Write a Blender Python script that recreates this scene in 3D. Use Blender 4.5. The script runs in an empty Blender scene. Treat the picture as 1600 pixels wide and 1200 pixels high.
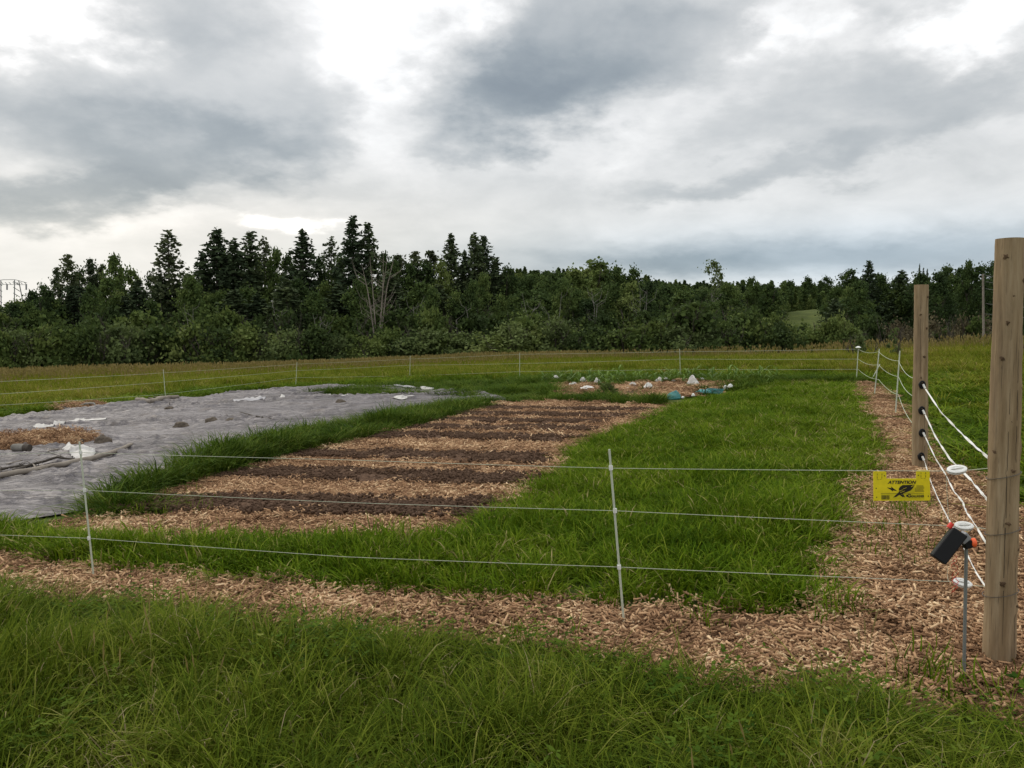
import bpy, bmesh, math, random
import numpy as np
from mathutils import Vector, Matrix, noise as mnoise
from mathutils.geometry import delaunay_2d_cdt

sc = bpy.context.scene
R = math.radians
# ------------------------------------------------------------------ camera
F = 1250.0; CX, CY = 800.0, 600.0; CAMH = 1.6; PITCH = math.atan(85.0 / 1250.0)
cd = bpy.data.cameras.new('camera'); cam = bpy.data.objects.new('camera', cd); sc.collection.objects.link(cam)
cd.sensor_width = 36; cd.lens = 36 * F / 1600.0; cd.clip_end = 5000; cd.clip_start = 0.05
cam.location = (0, 0, CAMH); cam.rotation_euler = (math.pi / 2 - PITCH, 0, 0); sc.camera = cam
# ------------------------------------------------------------------ exposure
sc.view_settings.view_transform = 'Standard'; sc.view_settings.look = 'None'
sc.view_settings.gamma = 1; sc.view_settings.exposure = 0.45
sc.render.resolution_x = 1024; sc.render.resolution_y = 768
try:
    sc.cycles.max_bounces = 4; sc.cycles.diffuse_bounces = 2; sc.cycles.glossy_bounces = 2
    sc.cycles.transmission_bounces = 2; sc.cycles.use_adaptive_sampling = True
except Exception: pass

def ray(px, py):
    c, s = math.cos(PITCH), math.sin(PITCH)
    u = (px - CX) / F; v = (CY - py) / F
    return (u, c + v * s, -s + v * c)

# ------------------------------------------------------------------ world: overcast sky
W = bpy.data.worlds.new('World'); sc.world = W; W.use_nodes = True
nt = W.node_tree; nt.nodes.clear()
N = nt.nodes.new; LK = nt.links.new
def wmath(op, a, b=None, c=None, clamp=False):
    n = N('ShaderNodeMath'); n.operation = op; n.use_clamp = clamp
    for i, v in enumerate((a, b, c)):
        if v is None: continue
        if isinstance(v, (int, float)): n.inputs[i].default_value = v
        else: LK(v, n.inputs[i])
    return n.outputs[0]
tc = N('ShaderNodeTexCoord'); sep = N('ShaderNodeSeparateXYZ'); LK(tc.outputs['Generated'], sep.inputs[0])
X, Y, Z = sep.outputs
az = wmath('ARCTAN2', X, Y)
el = wmath('ARCSINE', Z)
# cloud deck coordinates (perspective towards the horizon)
zz = wmath('ADD', wmath('MAXIMUM', Z, 0.0), 0.30)
cmb = N('ShaderNodeCombineXYZ'); LK(wmath('DIVIDE', X, zz), cmb.inputs[0]); LK(wmath('DIVIDE', Y, zz), cmb.inputs[1]); cmb.inputs[2].default_value = 3.7
def wnoise(vec, scale, detail, rough=0.55, dist=0.0):
    n = N('ShaderNodeTexNoise'); n.inputs['Scale'].default_value = scale; n.inputs['Detail'].default_value = detail
    n.inputs['Roughness'].default_value = rough; n.inputs['Distortion'].default_value = dist
    LK(vec, n.inputs['Vector']); return n
n1 = wnoise(cmb.outputs[0], 1.5, 8, 0.52, 0.15)
n2 = wnoise(cmb.outputs[0], 4.5, 7, 0.6, 0.3)
# warped az/el for large cloud masses
wz = wnoise(cmb.outputs[0], 3.4, 7, 0.58)
wsp = N('ShaderNodeSeparateXYZ'); LK(wz.outputs['Color'], wsp.inputs[0])
azw = wmath('ADD', az, wmath('MULTIPLY', wmath('SUBTRACT', wsp.outputs[0], 0.5), 0.34))
elw = wmath('ADD', el, wmath('MULTIPLY', wmath('SUBTRACT', wsp.outputs[1], 0.5), 0.16))
def azel(px, py):
    d = ray(px, py); return math.atan2(d[0], d[1]), math.atan2(d[2], math.hypot(d[0], d[1]))
# px, py, radius x, radius y, slope in degrees (up to the right), darkness (+ dark cloud base, - bright gap)
CL = [(890, 65, 190, 85, 0, .34), (800, 160, 105, 44, 0, .36), (950, 140, 140, 34, 14, .22), (1050, 60, 130, 60, 0, .16), (740, 90, 60, 60, 0, .14),
      (250, 70, 105, 95, 0, .14), (60, 160, 130, 60, -20, .20), (190, 195, 190, 34, 0, .20), (310, 245, 150, 34, 6, .26), (60, 305, 180, 27, 12, .42),
      (480, 140, 60, 90, 0, .20), (630, 150, 50, 50, 0, .12), (330, 20, 90, 40, 0, .16),
      (1160, 25, 120, 28, 0, .18), (1190, 190, 120, 34, 0, .17), (1400, 135, 160, 46, -4, .24), (1500, 170, 80, 40, 0, .12), (1250, 262, 170, 20, 10, .27), (1080, 288, 90, 20, 5, .14), (1390, 18, 110, 16, 0, .14),
      (1330, 400, 400, 23, 0, .50), (1050, 412, 130, 13, 0, .12), (740, 225, 60, 12, 0, .10), (340, 315, 50, 12, 0, .14), (1570, 60, 40, 60, 0, .12),
      (110, 45, 70, 34, 0, -.36), (560, 50, 120, 80, 0, -.34), (585, 200, 90, 60, 0, -.14), (1235, 40, 38, 34, 0, -.28), (1480, 55, 95, 34, 0, -.32), (1110, 150, 70, 26, 0, -.14),
      (700, 20, 40, 60, 0, -.14), (960, 215, 120, 26, 8, -.12), (450, 350, 50, 9, 0, -.5), (100, 345, 200, 26, 8, -.10)]
ell = wmath('ADD', el, wmath('MULTIPLY', wmath('SUBTRACT', wsp.outputs[1], 0.5), 0.05))
tot = None
for px, py, rx, ry, ang, amp in CL:
    a0, e0 = azel(px, py); low_ = py > 320; ca, sa = math.cos(R(ang)), math.sin(R(ang))
    ax = wmath('SUBTRACT', azw, a0); ey = wmath('SUBTRACT', ell if low_ else elw, e0)
    dx = wmath('ADD', wmath('MULTIPLY', ax, ca * F / rx), wmath('MULTIPLY', ey, sa * F / rx))
    dy = wmath('ADD', wmath('MULTIPLY', ax, -sa * F / ry), wmath('MULTIPLY', ey, ca * F / ry))
    r2 = wmath('ADD', wmath('MULTIPLY', dx, dx), wmath('MULTIPLY', dy, dy))
    g = wmath('MULTIPLY', wmath('POWER', 2.718, wmath('MULTIPLY', wmath('POWER', r2, 1.35), -0.6)), amp)
    tot = g if tot is None else wmath('ADD', tot, g)
bil = wmath('MULTIPLY', wmath('SUBTRACT', n1.outputs['Fac'], 0.34), 3.2, clamp=True)      # billows break up the cloud masses
dens = wmath('MULTIPLY', tot, wmath('ADD', 0.72, wmath('MULTIPLY', bil, 0.5)))
damp = wmath('ADD', 0.35, wmath('MULTIPLY', wmath('MAXIMUM', Z, 0.0), 2.6, clamp=True))      # flatter cloud low down
dens = wmath('ADD', dens, wmath('MULTIPLY', wmath('MULTIPLY', wmath('SUBTRACT', n1.outputs['Fac'], 0.5), 0.55), damp))
dens = wmath('ADD', dens, wmath('MULTIPLY', wmath('MULTIPLY', wmath('SUBTRACT', n2.outputs['Fac'], 0.5), 0.34), damp))
dens = wmath('ADD', wmath('MULTIPLY', dens, 0.92), 0.185, clamp=True)
ramp = N('ShaderNodeValToRGB'); LK(dens, ramp.inputs[0])
cr = ramp.color_ramp
cr.elements[0].position = 0.0; cr.elements[0].color = (0.86, 0.86, 0.855, 1)
cr.elements[1].position = 1.0; cr.elements[1].color = (0.15, 0.175, 0.20, 1)
for p, c in ((0.12, (0.66, 0.66, 0.655)), (0.25, (0.505, 0.515, 0.515)), (0.42, (0.385, 0.405, 0.415)), (0.62, (0.255, 0.285, 0.305)), (0.8, (0.195, 0.225, 0.25))):
    e = cr.elements.new(p); e.color = (*c, 1)
# slight warm tint low on the left
a0, e0 = azel(330, 360)
dx = wmath('MULTIPLY', wmath('SUBTRACT', az, a0), F / 420.0); dy = wmath('MULTIPLY', wmath('SUBTRACT', el, e0), F / 70.0)
wf = wmath('MULTIPLY', wmath('POWER', 2.718, wmath('MULTIPLY', wmath('ADD', wmath('MULTIPLY', dx, dx), wmath('MULTIPLY', dy, dy)), -0.7)), 0.7)
mixw = N('ShaderNodeMix'); mixw.data_type = 'RGBA'; mixw.blend_type = 'MULTIPLY'
LK(wf, mixw.inputs[0]); LK(ramp.outputs[0], mixw.inputs[6]); mixw.inputs[7].default_value = (1.04, 0.98, 0.90, 1)
a1, e1 = azel(1330, 402)
dx1 = wmath('MULTIPLY', wmath('SUBTRACT', az, a1), F / 420.0); dy1 = wmath('MULTIPLY', wmath('SUBTRACT', el, e1), F / 42.0)
bf = wmath('MULTIPLY', wmath('POWER', 2.718, wmath('MULTIPLY', wmath('ADD', wmath('MULTIPLY', dx1, dx1), wmath('MULTIPLY', dy1, dy1)), -0.7)), 0.9)
mixb = N('ShaderNodeMix'); mixb.data_type = 'RGBA'; mixb.blend_type = 'MULTIPLY'
LK(bf, mixb.inputs[0]); LK(mixw.outputs[2], mixb.inputs[6]); mixb.inputs[7].default_value = (0.86, 0.98, 1.10, 1)
sky = N('ShaderNodeTexSky'); sky.sky_type = 'NISHITA'; sky.sun_disc = False
SUN_EL, SUN_AZ = R(34), R(-40)
sky.sun_elevation = SUN_EL; sky.sun_rotation = SUN_AZ
skm = N('ShaderNodeMix'); skm.data_type = 'RGBA'; skm.blend_type = 'MULTIPLY'; skm.inputs[0].default_value = 1
LK(sky.outputs[0], skm.inputs[6]); skm.inputs[7].default_value = (.08, .08, .08, 1)
mx = N('ShaderNodeMix'); mx.data_type = 'RGBA'; mx.inputs[0].default_value = 0.10
LK(mixb.outputs[2], mx.inputs[6]); LK(skm.outputs[2], mx.inputs[7])
# the overcast deck is brighter overhead than low down
zen = wmath('ADD', 1.0, wmath('MULTIPLY', wmath('POWER', wmath('MAXIMUM', wmath('SUBTRACT', Z, 0.42), 0.0), 1.0), 2.2))
vs = N('ShaderNodeVectorMath'); vs.operation = 'SCALE'; LK(mx.outputs[2], vs.inputs[0]); LK(zen, vs.inputs['Scale'])
bg = N('ShaderNodeBackground'); LK(vs.outputs[0], bg.inputs[0]); bg.inputs[1].default_value = 1.0
wo = N('ShaderNodeOutputWorld'); LK(bg.outputs[0], wo.inputs[0])
# ------------------------------------------------------------------ sun (veiled by cloud)
sd = bpy.data.lights.new('sun', 'SUN'); sd.energy = 0.9; sd.angle = R(20); sd.color = (1, .90, .74)
so = bpy.data.objects.new('sun', sd); sc.collection.objects.link(so)
dv = Vector((math.sin(SUN_AZ) * math.cos(SUN_EL), math.cos(SUN_AZ) * math.cos(SUN_EL), math.sin(SUN_EL)))
so.rotation_euler = dv.to_track_quat('Z', 'Y').to_euler()

# ------------------------------------------------------------------ terrain
TA, TB = 0.037, -0.0056
def ss(t):
    t = np.clip(t, 0, 1); return t * t * (3 - 2 * t)
def G(x, y):
    x = np.asarray(x, float); y = np.asarray(y, float)
    z = TA * 80 * np.tanh(x / 80) + TB * y
    z = z - (.55 + .85 * ss(x / 20)) * ss((y - 27) / 24)
    z = z + 3.2 * ss((y - 80) / 100) * ss((x - 15) / 90) + 4.9 * np.exp(-((x - 50) / 15) ** 2 - ((y - 136) / 20) ** 2)
    z = z + (3.2 + 11.0 * np.exp(-((x - 12) / 42) ** 2)) * ss((y - 190) / 90) * np.where(x > 0, 1 - .6 * ss((x - 70) / 60), 1)
    return z
def g1(x, y): return float(G(x, y))
def gp(px, py):                       # pixel ray meets the tilted field
    dx, dy, dz = ray(px, py)
    lo, hi = 0.5, 3000.0
    t = CAMH / max(1e-6, (TA * dx + TB * dy - dz))
    for _ in range(12):
        x, y = dx * t, dy * t
        h = 1e-3
        f = CAMH + dz * t - g1(x, y)
        f2 = CAMH + dz * (t + h) - g1(dx * (t + h), dy * (t + h))
        d = (f2 - f) / h
        if abs(d) < 1e-9: break
        t -= f / d
    return Vector((dx * t, dy * t, CAMH + dz * t))
def P(px, py, depth):
    d = ray(px, py); t = depth / d[1]
    return Vector((d[0] * t, depth, CAMH + d[2] * t))
def poly(pts): return np.array([gp(*p)[:2] for p in pts])

# ------------------------------------------------------------------ helpers
def tag(o, label=None, cat=None, group=None, kind=None):
    if label: o['label'] = label
    if cat: o['category'] = cat
    if group: o['group'] = group
    if kind: o['kind'] = kind
    return o
def empty(name, loc):
    o = bpy.data.objects.new(name, None); o.empty_display_size = .2; o.location = loc; sc.collection.objects.link(o); return o
def link(name, me, mat=None, parent=None, coll=None, loc=None):
    if mat is not None:
        for m in (mat if isinstance(mat, (list, tuple)) else [mat]): me.materials.append(m)
    o = bpy.data.objects.new(name, me); (coll or sc.collection).objects.link(o)
    if parent: o.parent = parent
    if loc is not None: o.location = loc
    return o
def raw_mesh(name, V, quads=None, tris=None, hue=None, smooth=False, midx=None):
    me = bpy.data.meshes.new(name)
    V = np.asarray(V, np.float32).reshape(-1, 3)
    q = np.asarray(quads, np.int32).reshape(-1, 4) if quads is not None and len(quads) else np.zeros((0, 4), np.int32)
    t = np.asarray(tris, np.int32).reshape(-1, 3) if tris is not None and len(tris) else np.zeros((0, 3), np.int32)
    me.vertices.add(len(V)); me.vertices.foreach_set('co', V.ravel())
    nl = q.size + t.size; me.loops.add(nl)
    me.loops.foreach_set('vertex_index', np.concatenate([q.ravel(), t.ravel()]))
    me.polygons.add(len(q) + len(t))
    starts = np.concatenate([np.arange(len(q)) * 4, q.size + np.arange(len(t)) * 3]).astype(np.int32)
    me.polygons.foreach_set('loop_start', starts)
    if smooth: me.polygons.foreach_set('use_smooth', np.ones(len(q) + len(t), bool))
    if midx is not None: me.polygons.foreach_set('material_index', np.asarray(midx, np.int32))
    if hue is not None:
        a = me.attributes.new('hue', 'FLOAT', 'POINT'); a.data.foreach_set('value', np.asarray(hue, np.float32))
    me.update(calc_edges=True); return me
class MB:                              # gathers shapes for ONE mesh
    def __init__(s): s.v = []; s.f = []; s.m = []
    def add(s, vs, fs, m=0):
        b = len(s.v); s.v += [tuple(v) for v in vs]; s.f += [tuple(i + b for i in f) for f in fs]; s.m += [m] * len(fs); return s
    def box(s, c, size, rot=None, m=0, taper=1.0):
        x, y, z = [k / 2 for k in size]
        vs = [Vector((sx * x * (taper if sz > 0 else 1), sy * y * (taper if sz > 0 else 1), sz * z)) for sz in (-1, 1) for sy in (-1, 1) for sx in (-1, 1)]
        if rot is not None: vs = [rot @ v for v in vs]
        vs = [v + Vector(c) for v in vs]
        return s.add(vs, [(0, 2, 3, 1), (4, 5, 7, 6), (0, 1, 5, 4), (2, 6, 7, 3), (0, 4, 6, 2), (1, 3, 7, 5)], m)
    def tube(s, pts, rad, n=8, m=0, cap=True, wob=0, seed=0):
        pts = [Vector(p) for p in pts]; rr = rad if isinstance(rad, (list, tuple, np.ndarray)) else [rad] * len(pts)
        rnd = random.Random(seed); vs = []; fs = []; up = None
        for i, p in enumerate(pts):
            t = (pts[min(i + 1, len(pts) - 1)] - pts[max(i - 1, 0)]).normalized()
            if up is None: up = t.orthogonal().normalized()
            up = (up - t * up.dot(t))
            up = up.normalized() if up.length > 1e-6 else t.orthogonal().normalized()
            sd_ = t.cross(up)
            for k in range(n):
                a = 2 * math.pi * k / n; r_ = rr[i] * (1 + (rnd.random() - .5) * wob)
                vs.append(p + (up * math.cos(a) + sd_ * math.sin(a)) * r_)
        for i in range(len(pts) - 1):
            for k in range(n):
                k2 = (k + 1) % n; fs.append((i * n + k, i * n + k2, (i + 1) * n + k2, (i + 1) * n + k))
        if cap: fs.append(tuple(range(n - 1, -1, -1))); fs.append(tuple((len(pts) - 1) * n + k for k in range(n)))
        return s.add(vs, fs, m)
    def build(s, name, mat, parent=None, smooth=True, loc=None, coll=None, bevel=0):
        me = bpy.data.meshes.new(name); me.from_pydata(s.v, [], s.f)
        me.polygons.foreach_set('material_index', s.m)
        if smooth: me.polygons.foreach_set('use_smooth', [True] * len(s.f))
        me.update()
        o = link(name, me, mat, parent, coll, loc)
        if bevel:
            b = o.modifiers.new('b', 'BEVEL'); b.width = bevel; b.segments = 2; b.limit_method = 'ANGLE'
        if smooth:
            try: me.set_sharp_from_angle(angle=R(50))
            except Exception: pass
        return o

# ------------------------------------------------------------------ materials
def newmat(name, rough=.8, spec=.3):
    m = bpy.data.materials.new(name); m.use_nodes = True
    b = m.node_tree.nodes['Principled BSDF']; b.inputs['Roughness'].default_value = rough
    b.inputs['Specular IOR Level'].default_value = spec
    return m, m.node_tree, b
def mnode(t, kind, **kw):
    n = t.nodes.new(kind)
    for k, v in kw.items(): setattr(n, k, v)
    return n
def mmath(t, op, a, b=None, clamp=False):
    n = t.nodes.new('ShaderNodeMath'); n.operation = op; n.use_clamp = clamp
    for i, v in enumerate((a, b)):
        if v is None: continue
        if isinstance(v, (int, float)): n.inputs[i].default_value = v
        else: t.links.new(v, n.inputs[i])
    return n.outputs[0]
def mramp(t, fac, stops):
    r = t.nodes.new('ShaderNodeValToRGB'); e = r.color_ramp.elements
    e[0].position, e[0].color = stops[0][0], (*stops[0][1], 1); e[1].position, e[1].color = stops[-1][0], (*stops[-1][1], 1)
    for p, c in stops[1:-1]: k = e.new(p); k.color = (*c, 1)
    t.links.new(fac, r.inputs[0]); return r.outputs[0]
def mnoise_(t, scale, detail=4, rough=.6, vec=None, dist=0, world=True, stretch=None):
    n = t.nodes.new('ShaderNodeTexNoise'); n.inputs['Scale'].default_value = scale; n.inputs['Detail'].default_value = detail
    n.inputs['Roughness'].default_value = rough; n.inputs['Distortion'].default_value = dist
    if vec is None:
        if world: vec = t.nodes.new('ShaderNodeNewGeometry').outputs['Position']
        else: vec = t.nodes.new('ShaderNodeTexCoord').outputs['Object']
    if stretch:
        mp = t.nodes.new('ShaderNodeMapping'); mp.inputs['Scale'].default_value = stretch; t.links.new(vec, mp.inputs[0]); vec = mp.outputs[0]
    t.links.new(vec, n.inputs['Vector']); return n.outputs['Fac']
def mixc(t, f, a, b, blend='MIX'):
    n = t.nodes.new('ShaderNodeMix'); n.data_type = 'RGBA'; n.blend_type = blend
    for i, v in ((0, f), (6, a), (7, b)):
        if isinstance(v, (int, float)): n.inputs[i].default_value = v
        elif isinstance(v, tuple): n.inputs[i].default_value = (*v, 1)
        else: t.links.new(v, n.inputs[i])
    return n.outputs[2]
def bump(t, b, h, strength=.5, dist=.02):
    n = t.nodes.new('ShaderNodeBump'); n.inputs['Strength'].default_value = strength; n.inputs['Distance'].default_value = dist
    t.links.new(h, n.inputs['Height']); t.links.new(n.outputs[0], b.inputs['Normal'])
def noisy(name, stops, scale=6, detail=6, rough=.85, spec=.2, bs=.5, bd=.01, world=True, stretch=None, bscale=None):
    m, t, b = newmat(name, rough, spec)
    f = mnoise_(t, scale, detail, .65, world=world, stretch=stretch)
    t.links.new(mramp(t, f, stops), b.inputs['Base Color'])
    if bs:
        f2 = mnoise_(t, bscale or scale * 4, 5, .65, world=world, stretch=stretch); bump(t, b, f2, bs, bd)
    return m
def plain(name, c, rough=.6, spec=.4, metal=0):
    m, t, b = newmat(name, rough, spec); b.inputs['Metallic'].default_value = metal
    f = mnoise_(t, 35, 4, .6, world=False)
    t.links.new(mixc(t, f, tuple(k * .78 for k in c), tuple(min(1, k * 1.18) for k in c)), b.inputs['Base Color'])
    return m
def leafy(name, stops, patch=.35, transl=.3, rough=.5, spec=.25, rnd=.5, patch2=3.0):
    """stops over 0..1 driven by per-blade hue + per-instance random + world noise patches"""
    m, t, b = newmat(name, rough, spec)
    at = mnode(t, 'ShaderNodeAttribute', attribute_name='hue').outputs['Fac']
    oi = t.nodes.new('ShaderNodeObjectInfo').outputs['Random']
    n = mnoise_(t, patch, 3, .55); n2 = mnoise_(t, patch2, 2, .5)
    f = mmath(t, 'ADD', mmath(t, 'MULTIPLY', at, .55), mmath(t, 'MULTIPLY', mmath(t, 'SUBTRACT', oi, .5), rnd * .5))
    f = mmath(t, 'ADD', f, mmath(t, 'MULTIPLY', mmath(t, 'SUBTRACT', n, .5), 1.1))
    f = mmath(t, 'ADD', f, mmath(t, 'MULTIPLY', mmath(t, 'SUBTRACT', n2, .5), .5))
    f = mmath(t, 'ADD', f, .12, clamp=True)
    c = mramp(t, f, stops)
    t.links.new(c, b.inputs['Base Color'])
    tr = t.nodes.new('ShaderNodeBsdfTranslucent'); t.links.new(c, tr.inputs['Color'])
    ms = t.nodes.new('ShaderNodeMixShader'); ms.inputs[0].default_value = transl
    out = t.nodes['Material Output']
    t.links.new(b.outputs[0], ms.inputs[1]); t.links.new(tr.outputs[0], ms.inputs[2]); t.links.new(ms.outputs[0], out.inputs[0])
    return m

M = {}
M['lawn'] = leafy('lawn_grass', [(0, (0.038, 0.0805, 0.0033)), (0.35, (0.0889, 0.1495, 0.0067)), (0.6, (0.1439, 0.2032, 0.0116)), (0.85, (0.2116, 0.2529, 0.029)), (1, (0.3385, 0.2759, 0.1242))], .35, .25, .75, .03)
M['fore'] = leafy('tall_grass', [(0, (0.039, 0.066, 0.0052)), (0.35, (0.0897, 0.1284, 0.0103)), (0.6, (0.1484, 0.1835, 0.0173)), (0.85, (0.2264, 0.2276, 0.0518)), (1, (0.328, 0.2643, 0.1469))], .9, .22, .75, .03, rnd=.9)
M['bank'] = leafy('bank_grass', [(0, (0.0268, 0.0596, 0.0064)), (0.4, (0.0651, 0.1093, 0.011)), (0.75, (0.1186, 0.1656, 0.0206)), (1, (0.2066, 0.2185, 0.0554))], .8, .22, .75, .03, rnd=.9)
M['field'] = leafy('meadow_grass', [(0, (0.0847, 0.1216, 0.0092)), (0.3, (0.1482, 0.1864, 0.0154)), (0.55, (0.2117, 0.2189, 0.0246)), (0.8, (0.2794, 0.2309, 0.0538)), (1, (0.3556, 0.2513, 0.1229))], .10, .3, .75, .03, patch2=.7, rnd=.8)
M['seed'] = leafy('grass_seed_heads', [(0, (0.187, 0.152, 0.051)), (0.5, (0.2805, 0.2185, 0.0765)), (1, (0.3553, 0.285, 0.1105))], .2, .2)
M['chip'] = leafy('wood_chips', [(0, (0.1272, 0.0685, 0.0351)), (0.25, (0.2446, 0.136, 0.0716)), (0.5, (0.3914, 0.2326, 0.1264)), (0.75, (0.548, 0.3599, 0.2036)), (1, (0.7241, 0.5442, 0.337))], 1.2, 0.0, .85, .12, patch2=9, rnd=1.0)
M['spruce'] = leafy('spruce_needles', [(0, (0.0384, 0.0572, 0.0298)), (0.5, (0.0641, 0.0887, 0.0412)), (1, (0.1121, 0.1358, 0.0549))], .12, .12, .75, .06, rnd=1.2)
M['larch'] = leafy('larch_needles', [(0, (0.0552, 0.0736, 0.0368)), (0.5, (0.0897, 0.1081, 0.0506)), (1, (0.1437, 0.1495, 0.069))], .12, .25, .75, .06, rnd=1.2)
M['leaf'] = leafy('tree_leaves', [(0, (0.0375, 0.06, 0.0225)), (0.35, (0.065, 0.1, 0.03)), (0.65, (0.1063, 0.1475, 0.04)), (1, (0.1875, 0.225, 0.0688))], .1, .25, .75, .06, rnd=1.5)
M['leafl'] = leafy('pale_tree_leaves', [(0, (0.077, 0.1045, 0.0385)), (0.5, (0.132, 0.1705, 0.0572)), (1, (0.198, 0.242, 0.088))], .1, .3, .7, .08, rnd=1.0)
M['bush'] = leafy('shrub_leaves', [(0, (0.039, 0.0597, 0.0207)), (0.35, (0.0689, 0.101, 0.0276)), (0.65, (0.1148, 0.1515, 0.039)), (1, (0.1952, 0.2296, 0.0746))], .14, .25, .75, .06, rnd=1.5)
M['twig'] = leafy('brown_twigs', [(0, (.07, .06, .035)), (.5, (.12, .10, .055)), (1, (.17, .15, .08))], .14, .1, .8, .1)
M['corn'] = leafy('crop_leaves', [(0, (.08, .15, .02)), (.5, (.14, .23, .03)), (1, (.22, .29, .06))], .5, .35)
M['bark'] = noisy('dark_bark', [(.3, (.035, .028, .022)), (.7, (.10, .085, .07))], 3, world=False)
M['birch'] = noisy('pale_bark', [(.3, (.11, .10, .085)), (.6, (.22, .205, .18)), (.8, (.36, .34, .31))], 3, world=False)
M['deadwood'] = noisy('weathered_branches', [(.3, (.15, .125, .10)), (.7, (.30, .26, .215))], 4, world=False)
M['soil'] = noisy('garden_soil', [(0.25, (0.0639, 0.037, 0.0231)), (0.5, (0.1172, 0.0706, 0.0454)), (0.75, (0.193, 0.121, 0.0791))], 22, 8, .95, .1, 1.0, .03, bscale=45)
M['thatch'] = noisy('field_ground', [(.25, (.045, .050, .016)), (.5, (.07, .09, .022)), (.8, (.12, .13, .035))], .5, 8, .95, .1, .6, .03, bscale=12)
M['duff'] = noisy('chip_bed', [(0.25, (0.07, 0.0378, 0.0218)), (0.5, (0.17, 0.0945, 0.053)), (0.7, (0.29, 0.1755, 0.1014)), (0.85, (0.42, 0.27, 0.1638))], 45, 4, .95, .1, 1.0, .02, bscale=60)
M['mulch'] = noisy('dark_mulch', [(.25, (.05, .028, .018)), (.55, (.13, .078, .05)), (.8, (.26, .17, .11))], 18, 4, .95, .1, 1, .03)

# woven ground cover
m, t, b = newmat('woven_cover', .62, .35)
geo = t.nodes.new('ShaderNodeNewGeometry').outputs['Position']
f = mnoise_(t, .8, 6, .6, vec=geo); f3 = mnoise_(t, 5, 5, .6, vec=geo, stretch=(1, 3.0, 1))  # stretched streaks paint the shade of wrinkles into the sheet colour
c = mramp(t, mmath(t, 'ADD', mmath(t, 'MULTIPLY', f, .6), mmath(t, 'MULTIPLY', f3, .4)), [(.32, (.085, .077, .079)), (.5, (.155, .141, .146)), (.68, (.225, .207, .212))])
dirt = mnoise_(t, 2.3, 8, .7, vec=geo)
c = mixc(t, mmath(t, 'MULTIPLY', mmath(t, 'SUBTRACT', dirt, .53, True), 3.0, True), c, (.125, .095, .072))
t.links.new(c, b.inputs['Base Color'])
wv = mnoise_(t, 4, 6, .6, vec=geo, dist=.8, stretch=(.6, 3.6, 1)); rg_ = mmath(t, 'ABSOLUTE', mmath(t, 'SUBTRACT', wv, .5)); rg_ = mmath(t, 'SUBTRACT', 1.0, mmath(t, 'MULTIPLY', rg_, 9.0, True), True); wv2 = mnoise_(t, 14, 5, .6, vec=geo, stretch=(1, 2, 1))
bump(t, b, mmath(t, 'ADD', mmath(t, 'POWER', rg_, 2.0), mmath(t, 'MULTIPLY', wv2, .22)), .75, .022)
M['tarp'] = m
M['whitecloth'] = noisy('white_cover_cloth', [(.3, (.36, .345, .32)), (.6, (.56, .54, .51))], 9, rough=.7, bs=.5, bd=.01)
M['covercloth'] = noisy('cover_fleece', [(.3, (.50, .48, .43)), (.6, (.68, .66, .61))], 4, rough=.8, bs=.8, bd=.03)
M['paletarp'] = noisy('pale_grey_cover', [(.3, (.26, .25, .26)), (.6, (.38, .37, .38))], 5, rough=.6, bs=.5)
M['teal'] = noisy('teal_plastic', [(.3, (.015, .12, .12)), (.7, (.04, .24, .23))], 7, rough=.4, spec=.5, bs=.6)
M['stone'] = noisy('mud_stone', [(.3, (.07, .055, .04)), (.7, (.16, .13, .10))], 12, world=True, bs=1, bd=.02)
M['gf'] = plain('fibreglass', (.50, .53, .42), .5)
M['wire'] = plain('white_wire', (.50, .53, .40), .5)
M['steelwire'] = plain('steel_wire', (.14, .13, .12), .45, .5, .6)
M['tape'] = plain('white_fence_tape', (.72, .71, .66), .55)
M['steel'] = plain('steel_rod', (.20, .21, .20), .5, .5, .3)
M['white'] = plain('white_plastic', (.74, .74, .70), .35, .5)
M['black'] = plain('black_plastic', (.008, .008, .009), .55, .2)
M['charc'] = plain('charcoal_plastic', (.016, .0165, .018), .45, .4)
M['grey'] = plain('grey_plastic', (.25, .25, .26), .5)
M['orange'] = plain('orange_plastic', (.85, .13, .035), .45)
M['red'] = plain('red_plastic', (.60, .035, .02), .45)
M['yellow'] = plain('yellow_plastic', (.80, .66, .012), .45)
M['yellow2'] = plain('olive_print', (.62, .53, .012), .45)
M['ink'] = plain('black_print', (.015, .013, .01), .5)
M['dark'] = plain('dark_crack', (.018, .013, .01), .9)
M['knot'] = noisy('wood_knot', [(.3, (.045, .027, .015)), (.7, (.15, .095, .055))], 60, world=False)
m, t, b = newmat('weathered_post_wood', .85, .15)
f = mnoise_(t, 6, 8, .65, world=False, stretch=(5, 5, .35), dist=.3); f2 = mnoise_(t, 1.4, 3, .5, world=False); f4 = mnoise_(t, 18, 4, .6, world=False, stretch=(4, 4, .25))
c = mramp(t, f, [(.28, (.17, .115, .062)), (.5, (.285, .205, .120)), (.72, (.39, .30, .19))])
c = mixc(t, mmath(t, 'MULTIPLY', mmath(t, 'SUBTRACT', f2, .45, True), 2.0, True), c, (.23, .17, .105))
f5 = mnoise_(t, 2.6, 6, .7, world=False, stretch=(3, 3, .5)); c = mixc(t, mmath(t, 'MULTIPLY', mmath(t, 'SUBTRACT', f5, .52, True), 3.0, True), c, (.13, .095, .065))
f6 = mnoise_(t, 40, 3, .6, world=False, stretch=(4, 4, .06)); c = mixc(t, mmath(t, 'MULTIPLY', mmath(t, 'SUBTRACT', f6, .60, True), 7.0, True), c, (.07, .05, .033))
t.links.new(c, b.inputs['Base Color']); bump(t, b, mmath(t, 'SUBTRACT', f4, mmath(t, 'MULTIPLY', f6, .5)), .6, .008)
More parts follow.
